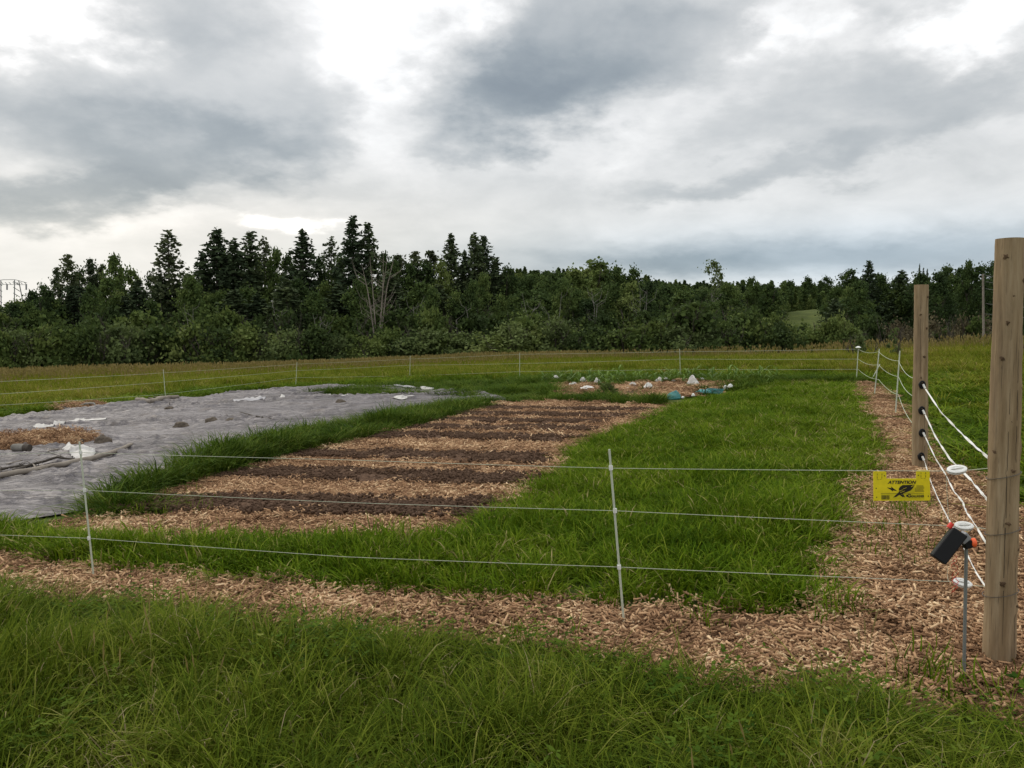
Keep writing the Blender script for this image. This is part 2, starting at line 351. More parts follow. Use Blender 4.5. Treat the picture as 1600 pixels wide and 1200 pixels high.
M['post'] = m

# ------------------------------------------------------------------ polygons (traced on the ground)
FRONT = [(-900, 880), (-300, 900), (0, 922), (60, 928), (180, 940), (300, 955), (400, 975), (470, 985), (540, 988), (640, 1000), (760, 1004), (850, 1008), (960, 1025), (1010, 1040),
         (1060, 1060), (1170, 1085), (1290, 1085), (1380, 1110), (1440, 1130), (1520, 1120), (1600, 1140), (1800, 1170), (2400, 1250)]
MIDLO = [(-900, 835), (-300, 850), (0, 868), (150, 893), (300, 905), (430, 917), (560, 928), (700, 934), (850, 947), (1000, 950), (1120, 950), (1190, 965), (1280, 965), (1302, 940),
         (1292, 880), (1305, 820), (1330, 780), (1350, 750), (1392, 735), (1387, 700), (1367, 650), (1350, 615), (1336, 597)]
PATHR = [(1366, 597), (1392, 622), (1424, 650), (1440, 690), (1451, 728), (1500, 735), (1543, 755), (1590, 805), (1680, 850), (1900, 930), (2400, 1050)]
MIDUP = [(-900, 770), (-300, 800), (0, 824), (70, 822), (95, 832), (180, 846), (330, 850), (480, 852), (640, 850), (722, 850), (737, 827), (800, 785), (855, 740), (885, 704), (950, 678),
         (1035, 641), (1075, 628), (1150, 614), (1215, 598), (1341, 597)]
BEDL = [(90, 830), (180, 800), (215, 775), (300, 757), (400, 727), (470, 707), (560, 686), (640, 668), (700, 652), (760, 636), (830, 630)]
TARPFAR = [(-900, 750), (-400, 702), (0, 656), (60, 648), (170, 637), (270, 627), (360, 616), (440, 609), (530, 605), (600, 606), (680, 611), (770, 618), (800, 626)]
TARPNEAR = [(-900, 800), (-400, 830), (0, 822), (60, 812), (100, 806), (150, 797), (230, 770), (320, 742), (420, 715), (520, 692), (620, 668), (700, 648), (760, 636), (800, 630)]
pFORE = poly(FRONT + [(2400, 2400), (800, 2600), (-900, 2000)])
pPATH = poly(FRONT[::-1] + MIDLO + PATHR)
pLAWN = poly(MIDLO + MIDUP[::-1])
pBED = poly(BEDL + [(900, 629), (1035, 634)] + [(1035, 641), (950, 678), (885, 704), (855, 740), (800, 785), (737, 827), (722, 852), (640, 852), (480, 854), (330, 852), (180, 848), (95, 834)])
pTARP = poly(TARPFAR + TARPNEAR[::-1])
pBANK = poly([(232, 812), (150, 812), (142, 797), (225, 768), (300, 742), (400, 706), (520, 672), (620, 650), (700, 638), (745, 632), (775, 630), (760, 640), (700, 656), (640, 672), (560, 690), (470, 710), (400, 730), (300, 760), (235, 775), (250, 800)])
pBACK = poly([(475, 618), (560, 609), (700, 600), (880, 598), (880, 622), (1030, 626), (1040, 636), (830, 630), (740, 633), (725, 622), (640, 622), (560, 622)])
pCROP = poly([(868, 604), (1120, 598), (1148, 606), (1130, 614), (1095, 622), (1040, 626), (950, 623), (872, 620)])
pGARD = poly([(-900, 748)] + TARPFAR[1:9] + [(620, 600), (850, 592), (1100, 592), (1341, 596)] + PATHR + FRONT[::-1])

def pip(pol, x, y):
    inside = np.zeros(len(x), bool); n = len(pol); j = n - 1
    for i in range(n):
        xi, yi = pol[i]; xj, yj = pol[j]
        c = ((yi > y) != (yj > y)) & (x < (xj - xi) * (y - yi) / (yj - yi + 1e-12) + xi)
        inside ^= c; j = i
    return inside
rng = np.random.default_rng(7)
def fbm(x, y, s, seed=0):              # cheap smooth noise for placement
    r = np.random.default_rng(seed); v = 0; w = 0
    for k in range(7):
        a = r.uniform(0, 2 * np.pi); fq = s * r.uniform(.6, 2.2); ph = r.uniform(0, 6.28); am = 1 / (1 + .3 * k)
        v = v + am * np.sin((x * np.cos(a) + y * np.sin(a)) * fq + ph + 1.3 * np.sin((x * np.sin(a) - y * np.cos(a)) * fq * .7 + ph * 2)); w += am
    return v / w * 1.6

def ragged(pol, step=.25, amp=.06, seed=1):
    r = np.random.default_rng(seed); out = []
    n = len(pol)
    for i in range(n):
        a, c = pol[i], pol[(i + 1) % n]; L = np.hypot(*(c - a)); k = max(1, min(60, int(L / step)))
        for j in range(k):
            p = a + (c - a) * j / k; out.append(p + r.normal(0, amp * min(1, L), 2) * (0 if j == 0 else 1))
    return np.array(out)
def sheet(name, pol, step, zf, mat, off=0.0, amp=.03, seed=1, smooth=True):
    rg = ragged(pol, step * 2, amp, seed); r = np.random.default_rng(seed)
    x0, y0 = rg.min(0); x1, y1 = rg.max(0)
    gx, gy = np.meshgrid(np.arange(x0, x1, step), np.arange(y0, y1, step)); gx = gx.ravel(); gy = gy.ravel()
    gx = gx + r.uniform(-.3, .3, len(gx)) * step; gy = gy + r.uniform(-.3, .3, len(gy)) * step
    k = pip(rg, gx, gy); gx, gy = gx[k], gy[k]
    co = [Vector((float(a), float(c))) for a, c in rg] + [Vector((float(a), float(c))) for a, c in zip(gx, gy)]
    ne = len(rg); edges = [(i, (i + 1) % ne) for i in range(ne)]
    res = delaunay_2d_cdt(co, edges, [], 1, 1e-5)
    vs = np.array([(v.x, v.y) for v in res[0]]); z = G(vs[:, 0], vs[:, 1]) + off + (zf(vs[:, 0], vs[:, 1]) if zf else 0)
    me = bpy.data.meshes.new(name); me.from_pydata(np.column_stack([vs, z]).tolist(), [], [tuple(f) for f in res[2]])
    if smooth: me.polygons.foreach_set('use_smooth', [True] * len(me.polygons))
    me.update(); return link(name, me, mat)

# ------------------------------------------------------------------ ground
ys = np.concatenate([np.linspace(-25, 60, 120), np.geomspace(61, 1500, 70)])
xs = np.concatenate([-np.geomspace(1200, 41, 50), np.linspace(-40, 40, 120), np.geomspace(41, 1200, 50)])
gx, gy = np.meshgrid(xs, ys); gz = G(gx, gy)
V = np.stack([gx, gy, gz], -1).reshape(-1, 3); nx, ny = len(xs), len(ys)
ii = (np.arange(ny - 1)[:, None] * nx + np.arange(nx - 1)[None]).ravel()
ground = link('ground', raw_mesh('ground', V, quads=np.stack([ii, ii + 1, ii + nx + 1, ii + nx], -1), smooth=True), M['thatch'])
tag(ground, 'grassy field sloping gently down to the left', None, None, 'structure')

def bedw(x, y): return .012 * fbm(x, y, 7, 3)
tag(sheet('wood_chip_path', pPATH, .16, bedw, M['duff'], .012, .03), 'wood chip path along the near fence and up the right side', kind='structure')
tag(sheet('garden_ground', pBED, .16, bedw, M['duff'], .016, .03, 2), 'ground of the vegetable plot under the beds', kind='structure')

# woven cover, with folds and mounds
def edge_dist(pol, x, y):
    d = np.full(len(x), 1e9); n = len(pol)
    for i in range(n):
        a, c = pol[i], pol[(i + 1) % n]; v = c - a; L = max(1e-9, v @ v)
        t = np.clip(((x - a[0]) * v[0] + (y - a[1]) * v[1]) / L, 0, 1); d = np.minimum(d, np.hypot(x - a[0] - t * v[0], y - a[1] - t * v[1]))
    return d
def tarpz(x, y):
    w = .5 + .5 * fbm(x * .35 + y * .1, y * 1.1, 4.5, 5)
    ridge = np.clip(1 - np.abs(fbm(x * .32, y * 1.7, 2.4, 11)) * 3.6, 0, 1) ** 2
    ridge2 = np.clip(1 - np.abs(fbm(x * .35, y * 2.0, 5.5, 17)) * 3.4, 0, 1) ** 2
    ridge3 = np.clip(1 - np.abs(fbm(x * .8 + y * .3, y * 2.4, 9.0, 19)) * 3.0, 0, 1) ** 2
    return .02 + .010 * w + .075 * ridge + .028 * ridge2 + .006 * ridge3 + .03 * (1 + fbm(x, y, .9, 23))
def tarpe(x, y): return tarpz(x, y) * np.clip(.04 + edge_dist(pTARP, x, y) / .35, 0, 1)
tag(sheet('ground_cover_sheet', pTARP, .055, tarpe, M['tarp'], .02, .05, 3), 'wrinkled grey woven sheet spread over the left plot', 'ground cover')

# ------------------------------------------------------------------ instance scatter (stuff only)
def proto_coll(name, meshes, mats):
    c = bpy.data.collections.new(name)
    for i, me in enumerate(meshes): link('%s_%02d' % (name, i), me, mats, coll=c)
    return c
def scatter(name, coll, nproto, pts, scl, label, tilt=.12, kind='stuff', scz=None):
    n = len(pts)
    me = bpy.data.meshes.new(name); me.vertices.add(n); me.vertices.foreach_set('co', np.asarray(pts, np.float32).ravel())
    rot = np.column_stack([rng.normal(0, tilt, n), rng.normal(0, tilt, n), rng.uniform(0, 6.283, n)]).astype(np.float32)
    s3 = np.column_stack([scl, scl, scl if scz is None else scz]).astype(np.float32)
    a = me.attributes.new('rot', 'FLOAT_VECTOR', 'POINT'); a.data.foreach_set('vector', rot.ravel())
    a = me.attributes.new('scl', 'FLOAT_VECTOR', 'POINT'); a.data.foreach_set('vector', s3.ravel())
    a = me.attributes.new('pick', 'INT', 'POINT'); a.data.foreach_set('value', rng.integers(0, nproto, n).astype(np.int32))
    o = link(name, me)
    g = bpy.data.node_groups.new(name, 'GeometryNodeTree')
    g.interface.new_socket('Geometry', in_out='INPUT', socket_type='NodeSocketGeometry'); g.interface.new_socket('Geometry', in_out='OUTPUT', socket_type='NodeSocketGeometry')
    gi = g.nodes.new('NodeGroupInput'); go = g.nodes.new('NodeGroupOutput')
    ip = g.nodes.new('GeometryNodeInstanceOnPoints'); ci = g.nodes.new('GeometryNodeCollectionInfo')
    ci.inputs['Collection'].default_value = coll; ci.inputs['Separate Children'].default_value = True; ci.inputs['Reset Children'].default_value = True
    ip.inputs['Pick Instance'].default_value = True
    def attr(nm, dt):
        q = g.nodes.new('GeometryNodeInputNamedAttribute'); q.data_type = dt; q.inputs['Name'].default_value = nm; return q.outputs['Attribute']
    g.links.new(gi.outputs[0], ip.inputs['Points']); g.links.new(ci.outputs[0], ip.inputs['Instance'])
    g.links.new(attr('pick', 'INT'), ip.inputs['Instance Index']); g.links.new(attr('rot', 'FLOAT_VECTOR'), ip.inputs['Rotation'])
    g.links.new(attr('scl', 'FLOAT_VECTOR'), ip.inputs['Scale']); g.links.new(ip.outputs[0], go.inputs[0])
    md = o.modifiers.new('scatter', 'NODES'); md.node_group = g
    return tag(o, label, None, None, kind)

def blade_arrays(n, rad, h0, h1, w0, bend, seed, kinky=0.3, hbias=0.0):
    r = np.random.default_rng(seed)
    a = r.uniform(0, 6.283, n); rr = rad * np.sqrt(r.uniform(0, 1, n)); bx, by = rr * np.cos(a), rr * np.sin(a)
    h = r.uniform(h0, h1, n) ; d = a + r.normal(0, .9, n); bd = bend * r.uniform(.2, 1.3, n) * h
    w = w0 * r.uniform(.6, 1.3, n); face = d + np.pi / 2 + r.normal(0, kinky, n)
    wx, wy = np.cos(face) * w / 2, np.sin(face) * w / 2
    V = np.zeros((n, 7, 3)); tt = (0, .4, .75, 1.0); zz = (0, .48, .82, .95)
    droop = r.uniform(0, .35, n) * bend
    for k in range(4):
        cx = bx + np.cos(d) * bd * tt[k] ** 1.8; cy = by + np.sin(d) * bd * tt[k] ** 1.8; cz = h * (zz[k] - droop * tt[k] ** 3)
        ww = (1, .95, .6, 0)[k]
        if k < 3:
            V[:, 2 * k] = np.stack([cx - wx * ww, cy - wy * ww, cz - (.03 if k == 0 else 0)], -1); V[:, 2 * k + 1] = np.stack([cx + wx * ww, cy + wy * ww, cz - (.03 if k == 0 else 0)], -1)
        else: V[:, 6] = np.stack([cx, cy, cz], -1)
    b = np.arange(n)[:, None] * 7
    Q = np.concatenate([b + [0, 1, 3, 2], b + [2, 3, 5, 4]]); T = b + [4, 5, 6]
    hue = r.uniform(0, .85, n); dry = r.uniform(0, 1, n) < .045; hue[dry] = r.uniform(1.2, 1.6, dry.sum())
    return V.reshape(-1, 3), Q, T, np.repeat(hue, 7)
def grass_proto(nm, k, n, rad, h0, h1, w, bend, seeds=0, seed=0, sh=None):
    out = []
    for i in range(k):
        V, Q, T, H = blade_arrays(n, rad, h0, h1, w, bend, seed * 100 + i)
        mi = [0] * (len(Q) + len(T))
        if seeds:
            r = np.random.default_rng(seed * 50 + i + 9); vs = [V]; qs = []; hs = [H]; base = len(V); mq = []
            for s in range(seeds):
                a = r.uniform(0, 6.28); q = rad * math.sqrt(r.uniform(0, 1)); x, y = q * math.cos(a), q * math.sin(a)
                hh = (sh or h1 * 1.25) * r.uniform(.8, 1.15); lx, ly = r.normal(0, .10, 2) * hh; f = r.uniform(0, 6.28)
                sw = w * .22
                hl = .11 * (hh / .8) ** .5 * r.uniform(.7, 1.2)
                for (z0, z1, wd, wt, m_) in ((0, hh, sw, sw, 0), (hh, hh + hl * .55, sw, w * 1.3, 1), (hh + hl * .55, hh + hl, w * 1.3, sw, 1)):
                    p0 = np.array([x + lx * (z0 / hh) ** 1.5, y + ly * (z0 / hh) ** 1.5, z0]); p1 = np.array([x + lx * (z1 / hh) ** 1.7, y + ly * (z1 / hh) ** 1.7, z1])
                    for ff in ((f,) if m_ == 0 else (f, f + 1.57)):
                        dd = np.array([math.cos(ff), math.sin(ff), 0])
                        vs.append(np.array([p0 - dd * wd, p0 + dd * wd, p1 + dd * wt, p1 - dd * wt])); hs.append(np.full(4, r.uniform(.3, .9) if m_ == 0 else r.uniform(0, 1)))
                        qs.append([base, base + 1, base + 2, base + 3]); base += 4; mq.append(m_)
            V = np.concatenate(vs); Q = np.concatenate([Q, np.array(qs)]); H = np.concatenate(hs)
            mi = [0] * (len(Q) - len(mq)) + mq + [0] * len(T)
        out.append(raw_mesh('%s%d' % (nm, i), V, Q, T, H, midx=mi))
    return out

def sample(pol, dens, box=None, maxd=None):
    x0, y0 = pol.min(0); x1, y1 = pol.max(0)
    if box: x0, y0, x1, y1 = max(x0, box[0]), max(y0, box[1]), min(x1, box[2]), min(y1, box[3])
    n = int((x1 - x0) * (y1 - y0) * dens)
    x = rng.uniform(x0, x1, n); y = rng.uniform(y0, y1, n); k = pip(pol, x, y); return x[k], y[k]
def inview(x, y, margin=2.0, side=.70): return (np.abs(x) < side * np.maximum(y, 0) + margin)
def edge_dist(pol, x, y):
    d = np.full(len(x), 1e9); n = len(pol)
    for i in range(n):
        a, c = pol[i], pol[(i + 1) % n]; v = c - a; L = max(1e-9, v @ v)
        t = np.clip(((x - a[0]) * v[0] + (y - a[1]) * v[1]) / L, 0, 1); d = np.minimum(d, np.hypot(x - a[0] - t * v[0], y - a[1] - t * v[1]))
    return d

# --- foreground grass
cf = proto_coll('grass_fore', grass_proto('gf', 9, 60, .10, .05, .34, .0052, .62, 0, 1) + grass_proto('gfs', 3, 14, .10, .24, .44, .0050, .85, 0, 2), [M['fore'], M['seed']])
x, y = sample(pFORE, 150, (-4.5, .6, 4.5, 8)); k = inview(x, y, 2.0); x, y = x[k], y[k]
ed = edge_dist(pFORE, x, y); k = rng.uniform(0, 1, len(x)) < np.clip(.35 + ed * 4, 0, 1); x, y, ed = x[k], y[k], ed[k]
hf = np.clip(.66 + .40 * fbm(x, y, 3.2, 31), .25, 1.4) * np.clip(.32 + ed * 1.1, 0, 1) * (1 + .35 * np.clip(-x / 3, 0, 1))
scatter('foreground_grass', cf, 12, np.column_stack([x, y, G(x, y)]), .9 + .4 * rng.uniform(0, 1, len(x)), 'long uncut grass filling the foreground', .16, scz=hf)
# low broad-leaved weeds between the blades
def herb_proto(k, n, seed):
    out = []
    for i in range(k):
        r = np.random.default_rng(seed + i); V = []; Q = []; H = []
        for j in range(n):
            a, q = r.uniform(0, 6.28), .12 * math.sqrt(r.uniform(0, 1)); c = np.array([q * math.cos(a), q * math.sin(a), r.uniform(.03, .20)]); hh = r.uniform(0, .9)
            for l_ in range(3):
                b = r.uniform(0, 6.28); s_ = r.uniform(.007, .016); d = np.array([math.cos(b), math.sin(b), r.uniform(-.3, .5)]); e = np.array([-math.sin(b), math.cos(b), r.uniform(-.2, .2)])
                V += [c, c + d * s_ + e * s_ * .6, c + d * s_ * 2, c + d * s_ - e * s_ * .6]; m_ = len(V); Q.append((m_ - 4, m_ - 3, m_ - 2, m_ - 1)); H += [hh] * 4
        out.append(raw_mesh('herb%d' % i, np.array(V), Q, None, np.array(H)))
    return out
chb = proto_coll('herbs', herb_proto(5, 26, 700), [M['bank']])
x, y = sample(pFORE, 34, (-4.5, .6, 4.5, 8)); k = inview(x, y, 2.0) & (fbm(x, y, 2.0, 91) > 0); x, y = x[k], y[k]
scatter('foreground_clover', chb, 5, np.column_stack([x, y, G(x, y)]), .9 + .5 * rng.uniform(0, 1, len(x)), 'small broad-leaved weeds growing in the foreground grass', .15, scz=rng.uniform(.5, 1.3, len(x)))
cse = proto_coll('seed_stems', grass_proto('gse', 4, 3, .08, .2, .4, .0026, .6, 4, 15, .50), [M['fore'], M['seed']])
x, y = sample(pFORE, 9, (-4.5, .6, 4.5, 8)); k = inview(x, y, 2.0) & (rng.uniform(0, 1, len(x)) < np.clip(.12 - .35 * (x + .6), .05, .9)) & (edge_dist(pFORE, x, y) > .35); x, y = x[k], y[k]
scatter('foreground_seed_stems', cse, 4, np.column_stack([x, y, G(x, y)]), np.ones(len(x)), 'reddish seeding grass stems standing in the foreground grass', .12, scz=rng.uniform(.6, 1.05, len(x)))
# --- lawn
cl = proto_coll('grass_lawn', grass_proto('gl', 8, 44, .12, .09, .21, .0075, .85, 0, 3), [M['lawn']])
x, y = sample(pLAWN, 95, (-9, 3, 16, 24)); k = inview(x, y, 2.0); x, y = x[k], y[k]
keep = rng.uniform(0, 1, len(x)) < np.clip(1.4 - y / 26, .5, 1); x, y = x[keep], y[keep]
ed = edge_dist(pLAWN, x, y)
k = (ed > .07) | (y < 8); x, y, ed = x[k], y[k], ed[k]
hf = np.clip(.95 + .28 * fbm(x, y, 2.0, 33), .5, 1.5) * np.clip(.5 + ed * 1.6, 0, 1) * (1.12 - .5 * ss((y - 5.5) / 5))
scatter('lawn_grass', cl, 8, np.column_stack([x, y, G(x, y)]), .9 + y / 50 + .3 * rng.uniform(0, 1, len(x)), 'green grass strip and lawn between the fence and the beds', .12, scz=hf)
# --- bank
cb = proto_coll('grass_bank', grass_proto('gb', 8, 60, .15, .18, .50, .011, .9, 0, 4), [M['bank']])
x, y = sample(pBANK, 60); ed = edge_dist(pBANK, x, y)
hf = np.clip(1.0 + .45 * fbm(x, y, 2.6, 35), .4, 1.7) * np.clip(.55 + ed * 2.2, 0, 1) * np.where(y < 8.1, .6, 1) * (1 - .45 * ss((y - 11) / 4))
scatter('bank_grass', cb, 8, np.column_stack([x, y, G(x, y)]), .9 + .4 * rng.uniform(0, 1, len(x)), 'thick tall grass between the grey cover and the beds', .15, scz=hf)
x, y = sample(pBACK, 34); kk = ~pip(pCROP, x, y) & (rng.uniform(0, 1, len(x)) < np.clip(.9 + .6 * fbm(x, y, 1.5, 41), .15, 1)); x, y = x[kk], y[kk]
scatter('back_grass', cb, 8, np.column_stack([x, y, G(x, y)]), .9 + .4 * rng.uniform(0, 1, len(x)), 'weedy grass strip behind the beds', .15, scz=np.clip(.42 + .2 * fbm(x, y, 1.1, 37), .15, .8))
pGAP = poly([(780, 600), (860, 590), (1341, 595), (1341, 600), (1215, 601), (1150, 616), (1120, 600), (868, 604)])
x, y = sample(pGAP, 40)
scatter('crop_row_grass', cb, 8, np.column_stack([x, y, G(x, y)]), .9 + .4 * rng.uniform(0, 1, len(x)), 'low grass between the crop patch and the far fence', .15, scz=rng.uniform(.25, .5, len(x)))
# --- meadow outside the fence
cm = proto_coll('grass_meadow', grass_proto('gm', 8, 70, .30, .30, .62, .016, .5, 0, 5), [M['field'], M['seed']])
cms = proto_coll('grass_meadow_seed', grass_proto('gms', 8, 60, .30, .34, .66, .016, .45, 6, 6, .74), [M['field'], M['seed']])
x = rng.uniform(-55, 60, 100000); y = rng.uniform(5.5, 58, 100000)
k = inview(x, y, 4, .74) & ~pip(pGARD, x, y); x, y = x[k], y[k]
ed = edge_dist(pGARD, x, y)
keep = (ed > .22) & (rng.uniform(0, 1, len(x)) < np.clip(1.35 - y / 60, .35, 1)); x, y, ed = x[keep], y[keep], ed[keep]
hgt = np.clip(.42 + ed * .055, 0, 1.12) * np.clip(1 + .10 * fbm(x, y, .5, 43), .7, 1.3)
hgt = np.where(x > .46 * y, np.clip(.16 + ed * .075, 0, 1.15), hgt)
sd_ = (rng.uniform(0, 1, len(x)) < np.clip((ed - 6 - np.clip(x, 0, 12) * .4) / 13, 0, .85)); sz = .95 + .4 * rng.uniform(0, 1, len(x))
nr = ~sd_ & (ed < 3.0 + 1.2 * fbm(x, y, .7, 45) + rng.normal(0, 1.1, len(x))); md = ~sd_ & ~nr
cbl = proto_coll('grass_mown', grass_proto('gmw', 6, 60, .20, .14, .42, .012, .9, 0, 14), [M['lawn']])
scatter('mown_meadow_grass', cbl, 6, np.column_stack([x, y, G(x, y)])[nr], 1.2 * sz[nr], 'darker shorter grass just outside the fence', .1, scz=hgt[nr] * .9)
scatter('meadow_grass', cm, 8, np.column_stack([x, y, G(x, y)])[md], sz[md], 'green meadow grass outside the fence', .08, scz=hgt[md] * (1 + .22 * fbm(x, y, 1.7, 46)[md]))
scatter('seeding_meadow_grass', cms, 8, np.column_stack([x, y, G(x, y)])[sd_], sz[sd_], 'tan seeding grass at the far edge of the meadow', .08, scz=hgt[sd_])

# --- wood chips
def chip_proto(k, n, rad, seed, ls=1.0):
    out = []
    for i in range(k):
        r = np.random.default_rng(seed + i); V = []; Q = []; H = []
        for j in range(n):
            a, q = r.uniform(0, 6.28), rad * math.sqrt(r.uniform(0, 1)); L = ls * min(.085, r.lognormal(-4.0, .62)); w = min(.010, L * r.uniform(.14, .5)); th = .0025
            if r.uniform() < .05: L *= 1.8; w *= .5
            m3 = Matrix.Rotation(r.uniform(0, 6.28), 3, 'Z') @ Matrix.Rotation(r.normal(0, .28), 3, 'Y') @ Matrix.Rotation(r.normal(0, .35), 3, 'X')
            c = Vector((q * math.cos(a), q * math.sin(a), r.uniform(.002, .022)))
            t1, t2 = r.uniform(.3, 1), r.uniform(.3, 1)
            vs = [(-L / 2, -w / 2 * t1, -th), (L / 2, -w / 2 * t2, -th), (L / 2, w / 2 * t2, -th), (-L / 2, w / 2 * t1, -th), (-L / 2, -w / 2 * t1, th), (L / 2, -w / 2, th), (L / 2, w / 2 * t2, th), (-L / 2, w / 2, th)]
            b = len(V); V += [tuple(m3 @ Vector(v) + c) for v in vs]; h = r.uniform(0, 1) ** 1.2 * 1.15
            Q += [(b + 4, b + 5, b + 6, b + 7), (b, b + 1, b + 5, b + 4), (b + 1, b + 2, b + 6, b + 5), (b + 2, b + 3, b + 7, b + 6), (b + 3, b, b + 4, b + 7)]; H += [h] * 8
        out.append(raw_mesh('chip%d' % i, V, Q, None, H))
    return out
cc = proto_coll('chips', chip_proto(8, 135, .17, 60), [M['chip']])
x, y = sample(pPATH, 52, (-5.5, 2.2, 9, 24)); k = inview(x, y, 2); x, y = x[k], y[k]
keep = rng.uniform(0, 1, len(x)) < np.clip(1.5 - y / 14, .4, 1); x, y = x[keep], y[keep]
scatter('path_wood_chips', cc, 8, np.column_stack([x, y, G(x, y) + .02 + bedw(x, y)]), 1 + .25 * rng.uniform(0, 1, len(x)) + y / 40, 'loose wood chips covering the path', .05)

# ------------------------------------------------------------------ garden beds
BEDS = [((228, 794), (748, 803)), ((345, 744), (812, 757)), ((462, 713), (852, 724)), ((575, 684), (892, 692)), ((638, 672), (920, 675)),
        ((680, 661), (942, 664)), ((716, 651), (978, 655)), ((758, 641), (1005, 645))]
ords = ['nearest', 'second nearest', 'third nearest', 'fourth nearest', 'fourth farthest', 'third farthest', 'second farthest', 'farthest']
cx_, cy_ = sample(pBED, 58)
onbed = np.zeros(len(cx_), bool)
for i, (a, c) in enumerate(BEDS):
    A, B = gp(*a), gp(*c); u = (B - A); u.z = 0; L = u.length; u.normalize(); v = Vector((-u.y, u.x, 0)); wd = .74 if i < 3 else (.66 if i < 5 else .58)
    st = .035 if i < 3 else .05; nu, nv = int(L / st), int(wd / st) + 1
    s, q = np.meshgrid(np.linspace(0, 1, nu), np.linspace(-.5, .5, nv)); s = s.ravel(); q = q.ravel()
    wob = 1 + .10 * fbm(s * L, np.zeros_like(s) + i * 5, 1.6, 51)
    X_ = A.x + u.x * s * L + v.x * q * wd * wob; Y_ = A.y + u.y * s * L + v.y * q * wd * wob
    prof = np.clip(1 - (np.abs(q) * 2) ** 3.2, 0, 1) * np.clip(np.minimum(s, 1 - s) * L / .25, 0, 1)
    h = .065 * prof + (.011 * fbm(X_, Y_, 26, 52) + .008 * fbm(X_, Y_, 60, 53) + rng.normal(0, .005, len(s)) + .012 * fbm(X_, Y_, 5, 54)) * np.clip(prof * 2, 0, 1)
    Z_ = G(X_, Y_) + .012 + h
    I = (np.arange(nv - 1)[:, None] * nu + np.arange(nu - 1)[None]).ravel()
    me = raw_mesh('garden_bed', np.column_stack([X_ - A.x, Y_ - A.y, Z_ - A.z]), np.stack([I, I + 1, I + nu + 1, I + nu], -1), smooth=True)
    o = link('garden_bed', me, M['soil'], loc=A)
    tag(o, 'raised bed of bare dark soil, %s of the eight to the near fence' % ords[i] if i < 4 else 'raised bed of bare dark soil, %s of the eight from the near fence' % ords[i], 'garden bed', 'bare soil beds between wood chip strips')
    ss_ = (cx_ - A.x) * u.x + (cy_ - A.y) * u.y; qq = (cx_ - A.x) * v.x + (cy_ - A.y) * v.y
    onbed |= (ss_ > -.05) & (ss_ < L + .05) & (np.abs(qq) < wd * .5 - .07)
k = ~onbed; x, y = cx_[k], cy_[k]; keep = rng.uniform(0, 1, len(x)) < np.clip(1.5 - y / 16, .5, 1); x, y = x[keep], y[keep]
scatter('bed_wood_chips', cc, 8, np.column_stack([x, y, G(x, y) + .03 + bedw(x, y)]), 1 + .25 * rng.uniform(0, 1, len(x)) + y / 40, 'pale wood chip strips between the soil beds', .07)
# sprinkle of chips and crumbs over the beds
x, y = cx_[onbed], cy_[onbed]
def crumb_proto(k, n):
    out = []
    for i in range(k):
        r = np.random.default_rng(900 + i); V = []; Q = []
        for j in range(n):
            s = r.uniform(.006, .02); c = np.array([r.uniform(-.15, .15), r.uniform(-.15, .15), r.uniform(0, .01)])
            b = len(V); vv = np.array([(sx, sy, sz) for sz in (-1, 1) for sy in (-1, 1) for sx in (-1, 1)], float) * s * r.uniform(.5, 1, (8, 3)) + c
            V += vv.tolist(); Q += [(b, b + 2, b + 3, b + 1), (b + 4, b + 5, b + 7, b + 6), (b, b + 1, b + 5, b + 4), (b + 2, b + 6, b + 7, b + 3), (b, b + 4, b + 6, b + 2), (b + 1, b + 3, b + 7, b + 5)]
        out.append(raw_mesh('crumb%d' % i, V, Q, smooth=True))
    return out
ck = proto_coll('crumbs', crumb_proto(5, 22), [M['soil']])
scatter('soil_crumbs', ck, 5, np.column_stack([x, y, G(x, y) + .072 + .012 * fbm(x, y, 5, 54)]), np.ones(len(x)), 'crumbly clods of soil on the beds', .03)
# weeds peeping through the chips, here and there
wx, wy = [], []
for (px, py, n, sp) in [(1405, 800, 16, .16), (1400, 840, 14, .2), (1395, 870, 8, .15), (1455, 1060, 9, .08), (1100, 985, 4, .06), (240, 800, 26, .3), (310, 797, 10, .12), (1330, 965, 8, .12), (840, 1000, 5, .1), (300, 925, 3, .1), (1530, 1090, 6, .1)]:
    c = gp(px, py); wx += list(rng.normal(c.x, sp, n)); wy += list(rng.normal(c.y, sp, n))
wx, wy = np.array(wx), np.array(wy)
cw = proto_coll('weeds', grass_proto('gw', 4, 9, .07, .04, .13, .006, .9, 0, 8), [M['lawn']])
scatter('path_weeds', cw, 4, np.column_stack([wx, wy, G(wx, wy) + .02]), np.full(len(wx), 1.2), 'thin weeds sprouting through wood chips and soil', .2)

